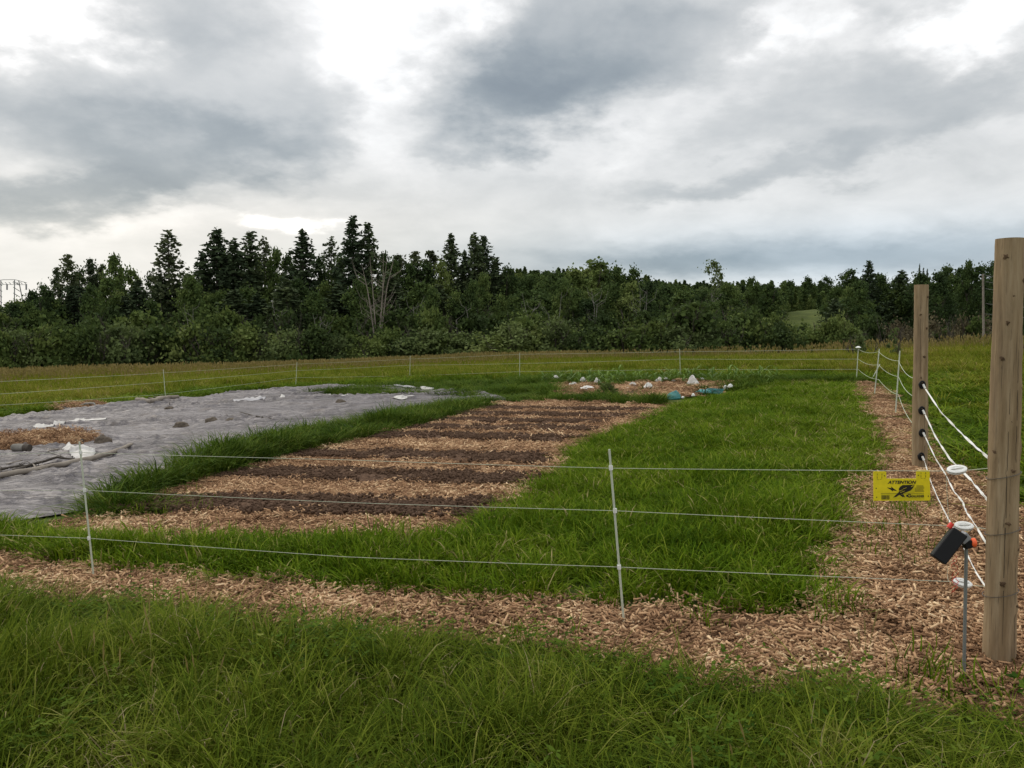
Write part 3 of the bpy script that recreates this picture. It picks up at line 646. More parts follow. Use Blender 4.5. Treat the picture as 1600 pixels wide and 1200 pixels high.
# ------------------------------------------------------------------ trees
def cards(pos, size, r, flat=.0, asp=1.6):
    n = len(pos); a = r.normal(0, 1, (n, 3)); a[:, 2] *= (1 - flat); a /= np.linalg.norm(a, axis=1)[:, None] + 1e-9
    b = r.normal(0, 1, (n, 3)); b -= (b * a).sum(1)[:, None] * a; b /= np.linalg.norm(b, axis=1)[:, None] + 1e-9
    s = size * r.uniform(.6, 1.3, n)[:, None]
    return np.stack([pos - a * s * asp * .5, pos + b * s * .5, pos + a * s * asp * .5, pos - b * s * .5], 1).reshape(-1, 3)
def quad_mesh(name, V, hue):
    n = len(V) // 4; return raw_mesh(name, V, np.arange(n * 4).reshape(n, 4), None, np.repeat(hue, 4))
def spruce_mesh(nm, seed, h=12.0, r0=2.3, dens=1.0, gap=0.0, low=.06, size=.26, powr=.85, droop=.25):
    r = np.random.default_rng(seed); pos = []; hue = []; trunk = MB()
    trunk.tube([(0, 0, -.5), (r.normal(0, .04), 0, h * .5), (0, 0, h)], [h * .012, h * .008, .015], 6)
    z = h * low
    while z < h * .985:
        f = z / h; nb = int(r.integers(4, 7)); ph = r.uniform(0, 6.28)
        for k in range(nb):
            if r.uniform() < gap: continue
            L = (r0 * (1 - f) ** powr + .05) * r.uniform(.55, 1.2); a = ph + 6.283 * k / nb + r.normal(0, .2); up = r.uniform(-.05, .25)
            n = max(3, int(L * 13 * dens)); t = r.uniform(.12, 1, n) ** .8
            rad = L * t; w = .28 * L * t * (1.05 - t) + .05
            pos.append(np.column_stack([np.cos(a) * rad + r.normal(0, 1, n) * w, np.sin(a) * rad + r.normal(0, 1, n) * w, z + up * rad - droop * rad ** 1.5 * .5 + r.normal(0, .13, n)]))
            hue.append(np.clip(r.uniform(0, .7) + r.normal(0, .15, n), 0, 1))
            if r.uniform() < .5 and L > .5: trunk.tube([(0, 0, z), (math.cos(a) * L * .8, math.sin(a) * L * .8, z + up * L * .8 - droop * (L * .8) ** 1.5 * .5)], [.025, .008], 4, cap=False)
        z += h * .017 * r.uniform(.5, 1.5)
    pos = np.concatenate(pos); hue = np.concatenate(hue)
    return quad_mesh(nm, cards(pos, size, r, .45, 1.8), hue), trunk
def limbs(trunk, r, base, top, rad, nl, spread, seed, lv=2):
    """a trunk with limbs; returns the tips"""
    base, top = Vector(base), Vector(top); mid = (base + top) / 2 + Vector((r.normal(0, .04), r.normal(0, .04), 0)) * (top - base).length
    trunk.tube([base, mid, top], [rad, rad * .75, rad * .4], 6); tips = [top]
    for k in range(nl):
        f = r.uniform(.35, 1); p = base.lerp(mid, f * 2) if f < .5 else mid.lerp(top, f * 2 - 1)
        a = r.uniform(0, 6.28); L = (top - base).length * r.uniform(.3, .6)
        q = p + Vector((math.cos(a) * L * spread, math.sin(a) * L * spread, L * r.uniform(.5, 1)))
        q2 = p.lerp(q, .55) + Vector((r.normal(0, .08) * L, r.normal(0, .08) * L, -.05 * L))
        trunk.tube([p, q2, q], [rad * .4, rad * .25, rad * .08], 5, cap=False); tips.append(q)
        if lv > 1:
            for _ in range(3):
                g_ = r.uniform(.4, .9); s = p.lerp(q, g_); b = r.uniform(0, 6.28); l2 = L * r.uniform(.25, .5)
                e = s + Vector((math.cos(b) * l2 * .7, math.sin(b) * l2 * .7, l2 * .8)); trunk.tube([s, e], [rad * .14, rad * .04], 4, cap=False); tips.append(e)
    return tips
def decid_mesh(nm, seed, h=10.0, r0=2.6, lobes=26, per=150, size=.24, low=.25, top_sharp=1.0, clump=.26, sparse=0.0, stems=1):
    r = np.random.default_rng(seed); pos = []; hue = []; trunk = MB()
    for s in range(stems):
        a = r.uniform(0, 6.28); o = (0, 0) if stems == 1 else (math.cos(a) * .25, math.sin(a) * .25)
        limbs(trunk, r, (o[0], o[1], -.4), (o[0] * 3 + r.normal(0, .2), o[1] * 3 + r.normal(0, .2), h * .60), h * .012 + .03, 7, .45, seed)
    for k in range(lobes):
        f = low + (1 - low) * (k + r.uniform(0, 1)) / lobes
        g_ = (f - low) / (1 - low); env = math.sin(math.pi * min(1, (.14 + g_ * .86)) ** (.8 * top_sharp)) ** .7 if g_ < 1 else .1
        a = r.uniform(0, 6.28); q = r0 * env * math.sqrt(r.uniform(.05, 1)) * .85
        c = np.array([q * math.cos(a), q * math.sin(a), h * f * .97]); cr_ = r0 * clump * r.uniform(.45, 1.9) * (1.1 - .45 * g_)
        n = int(per * r.uniform(.6, 1.3)); d = r.normal(0, 1, (n, 3)); d /= np.linalg.norm(d, axis=1)[:, None]
        rad = cr_ * r.uniform(.02, 1, n) ** .7 * (1.05 + .45 * r.normal(0, 1, n)); p = c + d * rad[:, None] * np.array([1, 1, .8])
        if sparse: p = p[r.uniform(0, 1, n) > sparse]
        pos.append(p); hue.append(np.clip(r.uniform(0, .75) + r.normal(0, .15, len(p)), 0, 1))
    pos = np.concatenate(pos); hue = np.concatenate(hue)
    top = pos[:, 2].max(); pos[:, 2] *= h / top
    return quad_mesh(nm, cards(pos, size, r, 0, 1.4), hue), trunk
KIND = {}
def kind(name, meshes_trunks, lm, bm, H, r0): KIND[name] = [(a, b, lm, bm, H, r0) for a, b in meshes_trunks]
kind('spruce', [spruce_mesh('crown', 100 + i, 12, 2.3, 1.35, .05, powr=.72, size=.20) for i in range(4)], M['spruce'], M['bark'], 12, 2.3)
kind('larch', [spruce_mesh('crown', 120 + i, 12, 2.2, .75, .22, .10, .20, .6, .1) for i in range(3)], M['larch'], M['bark'], 12, 2.2)
kind('decid', [decid_mesh('crown', 140 + i, 10, 2.7, 46, 125, .21) for i in range(5)], M['leaf'], M['bark'], 10, 2.7)
kind('airy', [decid_mesh('crown', 160 + i, 10, 2.2, 46, 60, .17, .25, 1.0, .26, .1) for i in range(3)], M['leafl'], M['birch'], 10, 2.2)
kind('poplar', [decid_mesh('crown', 180 + i, 12, 1.6, 46, 100, .19, .18, .8, .36) for i in range(3)], M['larch'], M['bark'], 12, 1.6)
kind('bush', [decid_mesh('crown', 200 + i, 3.2, 1.9, 24, 170, .15, .08, 1.1, .30, 0, 3) for i in range(6)], M['bush'], M['bark'], 3.2, 1.9)
kind('sapling', [decid_mesh('crown', 260 + i, 1.5, .5, 16, 16, .12, .1, 1, .34, 0, 2) for i in range(2)], M['leafl'], M['bark'], 1.5, .5)
kind('willow', [decid_mesh('crown', 220 + i, 3.4, 2.1, 24, 170, .14, .08, 1.1, .30, 0, 3) for i in range(3)], M['leafl'], M['bark'], 3.4, 2.1)
kind('brownbush', [decid_mesh('crown', 240 + i, 2.4, 1.5, 18, 90, .10, .08, 1, .32, 0, 4) for i in range(3)], M['twig'], M['bark'], 2.4, 1.5)
_tm = {}
prnd = random.Random(5)
def plant(name, k, px, top, depth, wpx, label, cat, group=None, var=None, rz=None):
    """crown top seen at (px, top), standing at the given depth"""
    T = P(px, top, depth); x, y = T.x, depth; z0 = g1(x, y); h = T.z - z0
    vs = KIND[k]; i = prnd.randrange(len(vs)) if var is None else var % len(vs)
    wpx = wpx * (1.8 if k in ('spruce', 'larch') else 1)
    cm_, tb, lm, bm, H, r0 = vs[i]
    o = empty(name, (x, y, z0)); o.rotation_euler = (0, 0, prnd.uniform(0, 6.28) if rz is None else rz)
    s = h / H; w = (wpx * depth / F / 2) / r0; o.scale = (w, w, s)
    key = (k, i)
    if key not in _tm:
        if not cm_.materials: cm_.materials.append(lm)
        tr = tb.build('trunk', bm, o); cr_ = link('crown', cm_, None, o); _tm[key] = (tr.data, cm_)
    else:
        a = bpy.data.objects.new('trunk', _tm[key][0]); sc.collection.objects.link(a); a.parent = o
        c = bpy.data.objects.new('crown', _tm[key][1]); sc.collection.objects.link(c); c.parent = o
    return tag(o, label, cat, group)

SP, LA, DE, AI, PO = 'spruce', 'larch', 'decid', 'airy', 'poplar'
NM = {SP: 'spruce_tree', LA: 'larch_tree', DE: 'broadleaf_tree', AI: 'pale_tree', PO: 'poplar_tree'}
HERO = [
 (PO, 105, 398, 62, 52, 'bushy-topped tree at the left end of the wood, first above the canopy'),
 (PO, 141, 402, 64, 40, 'narrow dark tree close left of the round-topped brownish tree'),
 (DE, 178, 395, 62, 66, 'round-topped brownish tree left of the lone sparse pointed larch'),
 (DE, 68, 436, 66, 44, 'small low tree at the left tip of the wood beside the open horizon'),
 (LA, 262, 359, 60, 60, 'lone sparse pointed larch sticking out of the left part of the wood'),
 (SP, 338, 357, 62, 76, 'leftmost big dark spruce with wide ragged boughs'),
 (SP, 390, 361, 63, 62, 'pointed spruce in the middle of the left spruce cluster'),
 (LA, 412, 369, 66, 46, 'thin-topped conifer just right of the middle spruce of the cluster'),
 (SP, 473, 360, 62, 70, 'broad cone-shaped spruce between the cluster and the tallest pair'),
 (LA, 517, 369, 66, 50, 'sparse see-through larch just left of the tallest pair'),
 (SP, 551, 337, 61, 62, 'tallest spruce of the whole wood'),
 (SP, 575, 347, 62, 56, 'second tallest spruce, right half of the tall pair'),
 (SP, 705, 365, 66, 52, 'narrow spire spruce left of the twin spruces right of centre'),
 (SP, 741, 365, 66, 52, 'left one of the twin spruces standing right of the dead tree'),
 (SP, 756, 368, 67, 56, 'right one of the twin spruces standing right of the dead tree'),
 (DE, 935, 402, 72, 120, 'wide round-topped green tree right of the far wooded hill'),
 (DE, 990, 411, 70, 56, 'dark leafy tree at the right edge of the main wood'),
 (AI, 1116, 405, 78, 62, 'tall pale airy tree standing alone against the blue-grey cloud'),
 (SP, 1358, 407, 98, 38, 'dark narrow spruce left of the wooden posts, against the far wood'),
 (SP, 1305, 466, 60, 46, 'low dark spruce in front of the far wood right of the bushes'),
 (DE, 1330, 418, 100, 70, 'round tree just left of the dark narrow spruce on the right'),
 (DE, 1068, 448, 58, 90, 'rounded light-edged tree in front of the pale airy tree'),
]
for i, (k, px, top, dp, w, lab) in enumerate(HERO): plant(NM[k], k, px, top, dp, w, lab, 'tree', None, i)
FILL = [(DE, 612, 402, 65, 60), (DE, 640, 404, 65, 60), (DE, 665, 402, 65, 60), (DE, 122, 416, 65, 56), (DE, 152, 418, 65, 50), (DE, 400, 396, 65, 60), (DE, 530, 398, 65, 60), (PO, 88, 418, 64, 40), (PO, 160, 412, 66, 40), (DE, 205, 411, 64, 60), (DE, 236, 420, 62, 50), (DE, 295, 418, 64, 56), (SP, 315, 392, 62, 46), (SP, 366, 374, 62, 60),
        (DE, 430, 385, 64, 60), (DE, 350, 385, 66, 60), (DE, 500, 392, 63, 50), (DE, 450, 395, 65, 50), (DE, 600, 392, 66, 56), (PO, 622, 396, 66, 60), (PO, 648, 393, 66, 60), (PO, 672, 391, 67, 62),
        (DE, 690, 405, 64, 50), (SP, 726, 392, 66, 40), (SP, 775, 402, 66, 50), (DE, 795, 412, 66, 60), (DE, 830, 422, 64, 80), (DE, 870, 418, 66, 80), (DE, 900, 412, 68, 80), (DE, 965, 408, 70, 70),
        (DE, 1015, 432, 66, 60), (DE, 1040, 438, 64, 60), (DE, 1100, 446, 66, 60), (DE, 1140, 440, 70, 60), (DE, 1175, 432, 90, 50), (DE, 1205, 440, 90, 50), (DE, 1235, 437, 165, 44), (DE, 1262, 430, 168, 40),
        (DE, 1290, 430, 165, 44), (DE, 1380, 424, 100, 50), (DE, 1405, 426, 104, 60), (AI, 1150, 446, 76, 40), (DE, 50, 452, 64, 60), (DE, 20, 470, 60, 80), (DE, -60, 470, 62, 120), (DE, -180, 460, 62, 120)]
for k, px, top, dp, w in FILL:
    plant(NM[k], k, px, top, dp, w, 'dark %s among the trees of the wood behind the meadow' % ('spruce' if k == SP else 'leafy tree'), 'tree', 'conifers of the wood' if k == SP else 'leafy trees of the wood')
for j in range(74):                     # lower storey of the wood
    px = -220 + j * 18.2 + prnd.uniform(-8, 8)
    if px < 1130:
        top = 438 + prnd.uniform(-14, 26) if 60 < px < 1000 else 465 + prnd.uniform(-6, 16)
        plant('broadleaf_tree', DE if prnd.random() < .88 else 'spruce', px, top, prnd.uniform(54, 61), prnd.uniform(50, 85), 'low dark tree in the under-storey of the wood', 'tree', 'under-storey trees of the wood')
for j in range(56):                     # shrub belt
    px = -260 + j * 28 + prnd.uniform(-10, 10)
    if px < 1290:
        t_ = 505 if px < 520 else (512 if px < 780 else 500)
        top = t_ + prnd.uniform(-7, 8) + (0 if px < 1000 else (px - 1000) * .02)
        plant('shrub', 'willow' if prnd.random() < .18 else 'bush', px, top, prnd.uniform(48, 52) - max(0, (500 - px) * .008), prnd.uniform(76, 120), 'dense green shrub in the belt behind the meadow', 'shrub', 'shrubs of the belt behind the meadow')
for j in range(34):
    px = -240 + j * 46 + prnd.uniform(-15, 15)
    if px < 1225: plant('shrub', 'bush', px, 482 + prnd.uniform(-10, 10), prnd.uniform(52, 56), prnd.uniform(80, 130), 'taller shrub rising at the back of the shrub belt', 'shrub', 'taller shrubs at the back of the belt')
for px, top, w, dp in ((1085, 462, 150, 50), (1170, 478, 120, 51), (1215, 488, 90, 50), (1010, 478, 110, 52)):
    plant('shrub', 'bush', px, top, dp, w, 'big rounded shrub at the right end of the belt', 'shrub', 'big rounded shrubs at the right')
for j in range(30):
    px = 1285 + j * 16 + prnd.uniform(-8, 8)
    k = 'brownbush' if prnd.random() < .6 else 'bush'
    plant('shrub', k, px, 498 + prnd.uniform(-14, 18), prnd.uniform(44, 56), prnd.uniform(50, 90), 'brownish twiggy shrub before the far wood at right', 'shrub', 'twiggy shrubs at the right')
for px, top, w in ((1343, 516, 26), (1398, 512, 22), (1345, 524, 30)):
    plant('young_shrub', 'sapling', px, top, 30, w, 'small pale green sapling in the meadow left of the far wooden post', 'shrub', 'pale saplings in the meadow')
for j in range(40):
    px = 1130 + j * 15 + prnd.uniform(-8, 8); top = 452 - (px - 1130) * .055 - max(0, px - 1300) * .09 + prnd.uniform(-7, 10)
    k = DE if prnd.random() < .8 else SP
    if 1236 < px < 1296: continue
    plant(NM[k], k, px, top, prnd.uniform(88, 112), prnd.uniform(40, 70), 'tree in the far wood rising to the right', 'tree', 'trees of the far right wood')
for px, top in ((1437, 413), (1443, 418), (1449, 420)): plant('spruce_tree', SP, px, top, 150, 9, 'tiny pointed spruce on the skyline of the right hill', 'tree', 'tiny skyline spruces')

# hill forests: read as one mass
low = [decid_mesh('hf', 300 + i, 8, 2.6, 30, 45, .36, .15)[0] for i in range(4)] + [spruce_mesh('hs', 310, 9, 2.0, .35, 0, .1, .5)[0]]
ch = proto_coll('hill_trees', low, [M['leaf']])
x = rng.uniform(-190, 260, 9000); y = rng.uniform(215, 300, 9000)
scatter('hill_forest', ch, 5, np.column_stack([x, y, G(x, y)]), .8 + .5 * rng.uniform(0, 1, len(x)), 'wood covering the far hills', .03)
x = rng.uniform(30, 190, 4600); y = rng.uniform(125, 205, 4600); k = (x > (y - 60) * .32) & ~((np.abs(x / y - .375) < .035) & (y < 146)); x, y = x[k], y[k]
scatter('right_hill_forest', ch, 5, np.column_stack([x, y, G(x, y)]), .38 + .30 * rng.uniform(0, 1, len(x)) + .22 * ss((y - 130) / 60), 'wood covering the low hill at the right', .03)

# dead tree and pale trunks
def dead(px, basey, top, depth, w, name, label, seed, mat, nb=7, tk=1.0):
    B = P(px, basey, depth); zb = g1(B.x, depth); B.z = zb; T = P(px, top, depth); h = T.z - zb
    r = np.random.default_rng(seed); o = empty(name, B); t_ = MB()
    for k in range(nb):
        a = 3.1416 * (k / max(1, nb - 1)) if nb > 1 else 1.57
        e = Vector((math.cos(a) * w * r.uniform(.6, 1), r.normal(0, .4), h * r.uniform(.7, 1.0)))
        m1 = Vector((e.x * .3, e.y * .3, h * .38)); m2 = Vector((e.x * .65, e.y * .65, h * .68)) + Vector((r.normal(0, .12), 0, 0))
        pts = [Vector((r.normal(0, .06), 0, -.3)), m1, m2, e]; t_.tube(pts, [.055 * tk, .042 * tk, .03 * tk, .008], 5)
        for q in range(7):
            f = r.uniform(.35, .97); s = m1.lerp(m2, f * 2 - .7) if f < .7 else m2.lerp(e, (f - .7) / .3)
            L = h * r.uniform(.08, .2); sg = 1 if r.uniform() < .5 else -1
            t_.tube([s, s + Vector((sg * L * .5, r.normal(0, .2) * L, L * .35)), s + Vector((sg * L * .7, r.normal(0, .3) * L, L))], [.016, .011, .004], 4)
    t_.build('branches', mat, o); return tag(o, label, 'tree')
dead(590, 520, 392, 52.5, 1.35, 'dead_tree', 'tall leafless pale grey tree with forked limbs before the wood', 3, M['deadwood'], 6)
for i, (px, top, dp, w, nb) in enumerate([(862, 455, 53, .7, 2), (928, 440, 53.4, .22, 2), (1000, 448, 53, .4, 3), (715, 465, 53, .12, 1), (728, 458, 53, .12, 1), (295, 470, 52.5, .5, 2), (498, 480, 52.5, .5, 3), (442, 465, 52.5, .2, 1), (640, 460, 53.4, .25, 2), (826, 458, 52.6, .6, 2)]):
    dead(px, 520, top, dp, w, 'bare_trunk', ['pale forked bare trunk right of the twin spruces', 'thin white birch trunk under the wide round-topped tree', 'small bare white-stemmed tree under the dark leafy tree at the wood edge',
         'short pale broken trunk below the narrow spire spruce', 'pale broken trunk just below the twin spruces', 'pale leaning trunk right below the lone sparse larch', 'thin forked white trunk beneath the tallest spruce pair', 'faint thin pale trunk below the left spruce cluster',
         'faint pale trunk right of the leafless grey tree', 'low leaning bare branches left of the pale forked trunk'][i], 40 + i, M['birch'], nb, .7)

# transmission pylon far left
pyx, pyd = 14, 240
B = P(pyx, 470, pyd); s_ = pyd / F; o = empty('transmission_pylon', (B.x, pyd, g1(B.x, pyd))); pb = MB(); Z0 = o.location.z
def PL(px, py, dy=0): q = P(px, py, pyd); return Vector((q.x - B.x, dy, q.z - Z0))
for xx in (-2, 26):
    for dy in (-1, 1): pb.tube([PL(xx - 6 * (1 if xx < 10 else -1), 500, dy * 3), PL(xx, 438, dy)], .14, 4)
    for yy in range(440, 500, 9): pb.tube([PL(xx - 2, yy, -1), PL(xx + 2, yy + 6, 1)], .10, 4)
pb.tube([PL(-24, 441), PL(6, 437), PL(24, 437), PL(42, 442)], .10, 4); pb.tube([PL(-24, 444), PL(42, 445)], .08, 4)
for xx in range(-22, 42, 6): pb.tube([PL(xx, 441), PL(xx + 3, 444)], .09, 4)
pb.build('lattice_frame', M['steel'], o)
for xx in (-18, 11, 41):
    q = MB(); q.tube([PL(xx, 444), PL(xx, 453)], [.22, .22], 6); q.build('insulator', M['grey'], o)
tag(o, 'grey lattice power line pylon on the horizon at far left', 'pylon')

# ------------------------------------------------------------------ fence
def stake(base, top, rad, mat, name, label, cat, group=None, tipcap=False, below=.12, n=8):
    B = Vector(base); T = Vector(top); o = empty(name, B); d = (T - B)
    m_ = MB(); m_.tube([-d.normalized() * below, d * .5, d], [rad, rad, rad * .95], n); m_.build('rod', mat, o)
    tag(o, label, cat, group); return o
def postpx(bx, by, tx, ty, rad, label, name='fence_post', mat=None, group='thin white fence posts', clips=()):
    B = gp(bx, by); T = P(tx, ty, B.y)
    o = stake(B, T, rad, mat or M['gf'], name, label, 'fence post', group)
    for (cx, cy) in clips:
        q = P(cx, cy, B.y - .003) - B; c = MB(); dd = (T - B).normalized(); c.tube([q - dd * .012, q + dd * .012], rad * 1.7, 8); c.build('wire_clip', M['white'], o)
    return B
pC = postpx(975, 975, 952, 702, .0062, 'thin white fibreglass rod in the chip path, near the middle of the near fence', clips=[(954.5, 731), (961, 798), (967.5, 886)])
pL = postpx(147, 908, 124, 690, .0062, 'thin white fibreglass rod at the left of the near fence', clips=[(126, 707), (132, 766), (139, 841)])
far = [(259, 627, 255, 577), (462, 605, 464, 566), (640, 594, 641, 556), (812, 592, 812, 551), (1063, 590, 1062, 545)]
fl = ['white rod of the far fence standing beside the log at the sheet edge', 'white rod of the far fence at the far corner of the grey sheet', 'white rod of the far fence behind the weedy strip, third from left',
      'white rod of the far fence left of the crop patch', 'white rod of the far fence behind the crop patch']
FP = [postpx(*f, .009, l) for f, l in zip(far, fl)]
cB = gp(1338, 597); postpx(1338, 597, 1341, 545, .011, 'corner rod of the far fence with a white cap', clips=())
cap = MB(); T = P(1341, 543, cB.y); cap.tube([T - Vector((0, 0, .03)), T, T + Vector((0, 0, .035))], [.03, .075, .02], 10); oc = cap.build('insulator_cap', M['white']); 
co = [o for o in bpy.data.objects if o.name.startswith('fence_post')][-1]; oc.parent = co; oc.matrix_parent_inverse = Matrix.Translation(-co.location)
r1 = postpx(1366, 620, 1374, 545, .011, 'white rod on the right side fence, next to the far corner'); r2 = postpx(1399, 650, 1406, 548, .011, 'white rod on the right side fence, between the corner and the wooden post')
postpx(1361, 595, 1375, 569, .012, 'short slanting white rod leaning beside the right side fence')

def wire(pts, rad, mat, label, sag=0.0, name='fence_wire', group='fence wires', cat='wire', n=5):
    out = []
    for a, c in zip(pts[:-1], pts[1:]):
        L = (c - a).length; k = 10
        for i in range(k): f = i / k; p = a.lerp(c, f); p.z -= sag * L * 4 * f * (1 - f) / 4; out.append(p)
    out.append(pts[-1]); m_ = MB(); m_.tube(out, rad, n)
    o = m_.build(name, mat); return tag(o, label, cat, group)
# near fence
dR = gp(1562, 1040).y
dI = 3.75
dl = lambda px: pL.y + (pC.y - pL.y) * (px - 147) / (975 - 147)
left_d = 6.9
for lab, ptsx in (('top', [(-420, 715, 7.3), (126, 707, pL.y), (540, 718.5, 4.84), (954.5, 731.5, pC.y), (1482, 736, dI)]),
                  ('middle', [(-420, 765, 7.3), (132, 766, pL.y), (540, 785, 4.84), (961, 798, pC.y), (1493, 822, dI)]),
                  ('bottom', [(-420, 818, 7.3), (139, 841, pL.y), (540, 870, 4.84), (967.5, 886, pC.y), (1492, 909, dI)])):
    wire([P(*p) for p in ptsx], .0016, M['wire'], 'thin white wire, %s of the three on the near fence' % lab, .004)
for j, lab in enumerate(('top', 'middle', 'bottom')):
    hs = [[(-500, 660 + 22 * j, 15)], [(0, (596, 615.5, 633)[j], 16.9)], [(256, (582.5, 597, 616)[j], FP[0].y)], [(463, (569, 579, 590)[j], FP[1].y)], [(641, (561, 570.5, 587)[j], FP[2].y)], [(812, (553.5, 568, 580.5)[j], FP[3].y)],
          [(1062, (549.5, 561, 577)[j], FP[4].y)], [(1341, (545.5, 561, 577)[j], cB.y)]]
    wire([P(*h[0]) for h in hs], .0034, M['wire'], 'thin white wire, %s of the three on the far fence' % lab, .006)
B2 = gp(1437, 735)
for j, lab in enumerate(('top', 'middle', 'bottom')):
    pts = [P(1341, (545.5, 561, 577)[j], cB.y), P(1373, (549.5, 570, 593)[j], r1.y), P(1404, (564, 588.5, 617)[j], r2.y), P(1432, (592, 621, 668)[j], B2.y + .06)]
    wire(pts, .0034, M['wire'], 'thin white wire, %s of the three on the right side fence' % lab, .05)

# wooden posts
def wood_post(base, top, r0, r1, knots, cracks, name, label, seed, rings=()):
    B = Vector(base); T = Vector(top); o = empty(name, B); d = T - B; L = d.length; r = np.random.default_rng(seed)
    n, k = 28, 60; V = []; Fc = []
    ax = d.normalized()
    for i in range(k + 1):
        f = i / k; z = -.15 * (1 - min(1, i)) if i == 0 else f * L; c = ax * z
        rr = (r0 + (r1 - r0) * f) * (1 + .022 * math.sin(f * 9 + seed) + .012 * math.sin(f * 23 + seed * 2))
        for j in range(n):
            a = 6.283 * j / n; w = 1 + .02 * math.sin(3 * a + f * 4 + seed) + .010 * r.normal() + .025 * mnoise.noise(Vector((math.cos(a) * 1.5, math.sin(a) * 1.5, z * 3 + seed)))
            for (kz, ka, ks) in knots: w += .085 * math.exp(-((z - kz) / .035) ** 2 - ((((a - ka + 3.1416) % 6.283) - 3.1416) / .35) ** 2)
            for (c0, z0, z1, sw) in cracks:
                ca = c0 + .05 * math.sin(z * 3.1 * sw + seed)
                if z0 < z < z1 and abs(((a - ca + 3.1416) % 6.283) - 3.1416) < .13: w -= .015
            V.append(c + Vector((math.cos(a) * rr * w, math.sin(a) * rr * w, 0)))
    for i in range(k):
        for j in range(n): j2 = (j + 1) % n; Fc.append((i * n + j, i * n + j2, (i + 1) * n + j2, (i + 1) * n + j))
    Fc.append(tuple(k * n + j for j in range(n)))
    m_ = MB(); m_.add(V, Fc)
    for (c0, z0, z1, sw) in cracks:        # open drying cracks
        pts = []; kk = 30; vs = []; fs = []
        for i in range(kk + 1):
            f = i / kk; z = z0 + (z1 - z0) * f; a = c0 + .05 * math.sin(z * 3.1 * sw + seed) + .012 * r.normal(); fr = z / L; rr = (r0 + (r1 - r0) * fr) * (1 + .022 * math.sin(fr * 9 + seed) + .012 * math.sin(fr * 23 + seed * 2)) * (1 + .02 * math.sin(3 * a + fr * 4 + seed)) + .0012
            hw = .016 * max(0, math.sin(3.1416 * min(1, max(0, f)))) ** .6 * (.7 + .5 * r.random()) + .003
            for sg in (-1, 1): q = ax * z + Vector((math.cos(a + sg * hw) * rr, math.sin(a + sg * hw) * rr, 0)); vs.append(q)
            if i: b_ = 2 * i; fs.append((b_ - 2, b_ - 1, b_ + 1, b_))
        m_.add(vs, fs, 2)
    for (kz, ka, ks) in knots:
        fr = kz / L; rr = (r0 + (r1 - r0) * fr) * 1.05; c = ax * kz + Vector((math.cos(ka) * rr, math.sin(ka) * rr, 0)); nrm = Vector((math.cos(ka), math.sin(ka), 0))
        m_.tube([c - nrm * .02, c + nrm * .001, c + nrm * .003], [ks * 1.25, ks * .95, ks * .4], 9, 1, wob=.9, seed=int(kz * 100))
    m_.build('log', [M['post'], M['knot'], M['dark']], o)
    for z in rings:
        q = MB(); fr = z / L; rr = (r0 + (r1 - r0) * fr) * 1.055 + .002
        q.tube([ax * (z + .02 * math.sin(a_ + 2)) + Vector((math.cos(a_) * rr, math.sin(a_) * rr, 0)) for a_ in np.linspace(0, 6.283, 26)], .0016, 4); q.build('wire_loop', M['steelwire'], o)
    return o, B, ax, L
sb = gp(1560, 1040); rot_ = lambda px, pc, half: math.asin(max(-.95, min(.95, (px - pc) / half)))
topR = P(1578, 373, sb.y - .02)
hR = (topR - sb).length
def kn(px, py, ks, base, top, bx, tx, by, ty, half0, half1):
    f = (by - py) / (by - ty); pc = bx + (tx - bx) * f; half = half0 + (half1 - half0) * f
    a = -math.pi / 2 + rot_(px, pc, half); return (f * (Vector(top) - Vector(base)).length, a, ks)
KR = [kn(px, py, ks, sb, topR, 1562, 1578, 1040, 373, 23, 19) for px, py, ks in [(1564, 401, .011), (1587, 437, .010), (1565, 500, .010), (1559, 554, .010), (1594, 536, .009), (1583, 598, .009), (1570, 651, .010), (1551, 697, .009), (1589, 690, .008), (1570, 726, .011), (1564, 807, .012), (1581, 848, .009), (1556, 902, .012), (1579, 938, .008), (1572, 460, .005)]]
wp, Bw, axw, Lw = wood_post(sb, topR, .0675, .0565, KR, [(-math.pi / 2 - .32, .12, 1.28, 1), (-math.pi / 2 + .55, .05, .5, 1), (-math.pi / 2 + .25, .9, 1.45, .7)], 'wooden_post', 'thick knotty wooden post at the right edge, nearest the camera', 3, rings=[.345, .63, .885])
tag(wp, 'thick knotty wooden post at the right edge, nearest the camera', 'wooden post')
top2 = P(1439.5, 445, B2.y)
K2 = [kn(px, py, ks, B2, top2, 1437, 1439.5, 735, 445, 11.5, 9.5) for px, py, ks in [(1445, 464, .014), (1434, 492, .013), (1443, 512, .012), (1438, 556, .015), (1434, 589, .012), (1446, 632, .010), (1434, 667, .011), (1441, 690, .012)]]
w2, b_, a2, L2 = wood_post(B2, top2, .078, .066, K2, [(-math.pi / 2 - .5, .9, 1.9, 1), (-math.pi / 2 + .1, .1, .8, 1)], 'wooden_post', 'far wooden post with black insulators, ropes running from it', 5)
tag(w2, 'slimmer wooden post farther away with four black insulators', 'wooden post')
insp = []
for (px, py) in ((1440, 602), (1439.5, 642), (1440, 677), (1438.5, 714)):
    q = P(px, py, B2.y - .085) - B2; c = MB()
    c.tube([q + Vector((0, .05, .01)), q + Vector((0, .0, 0))], [.018, .022], 10)                                   # threaded stem and collar
    c.tube([q + Vector((math.cos(a_) * .026, -.012, math.sin(a_) * .034 + .006)) for a_ in np.linspace(0, 6.283, 17)], .011, 7)  # ring
    io = c.build('post_insulator', M['black'], w2)
    d_ = MB(); d_.tube([q + Vector((.0, -.03, .012)), q + Vector((.012, -.05, -.03))], .011, 8); d_.build('metal_end', M['tape'], io)
    insp.append(B2 + q + Vector((.014, -.055, -.035)))
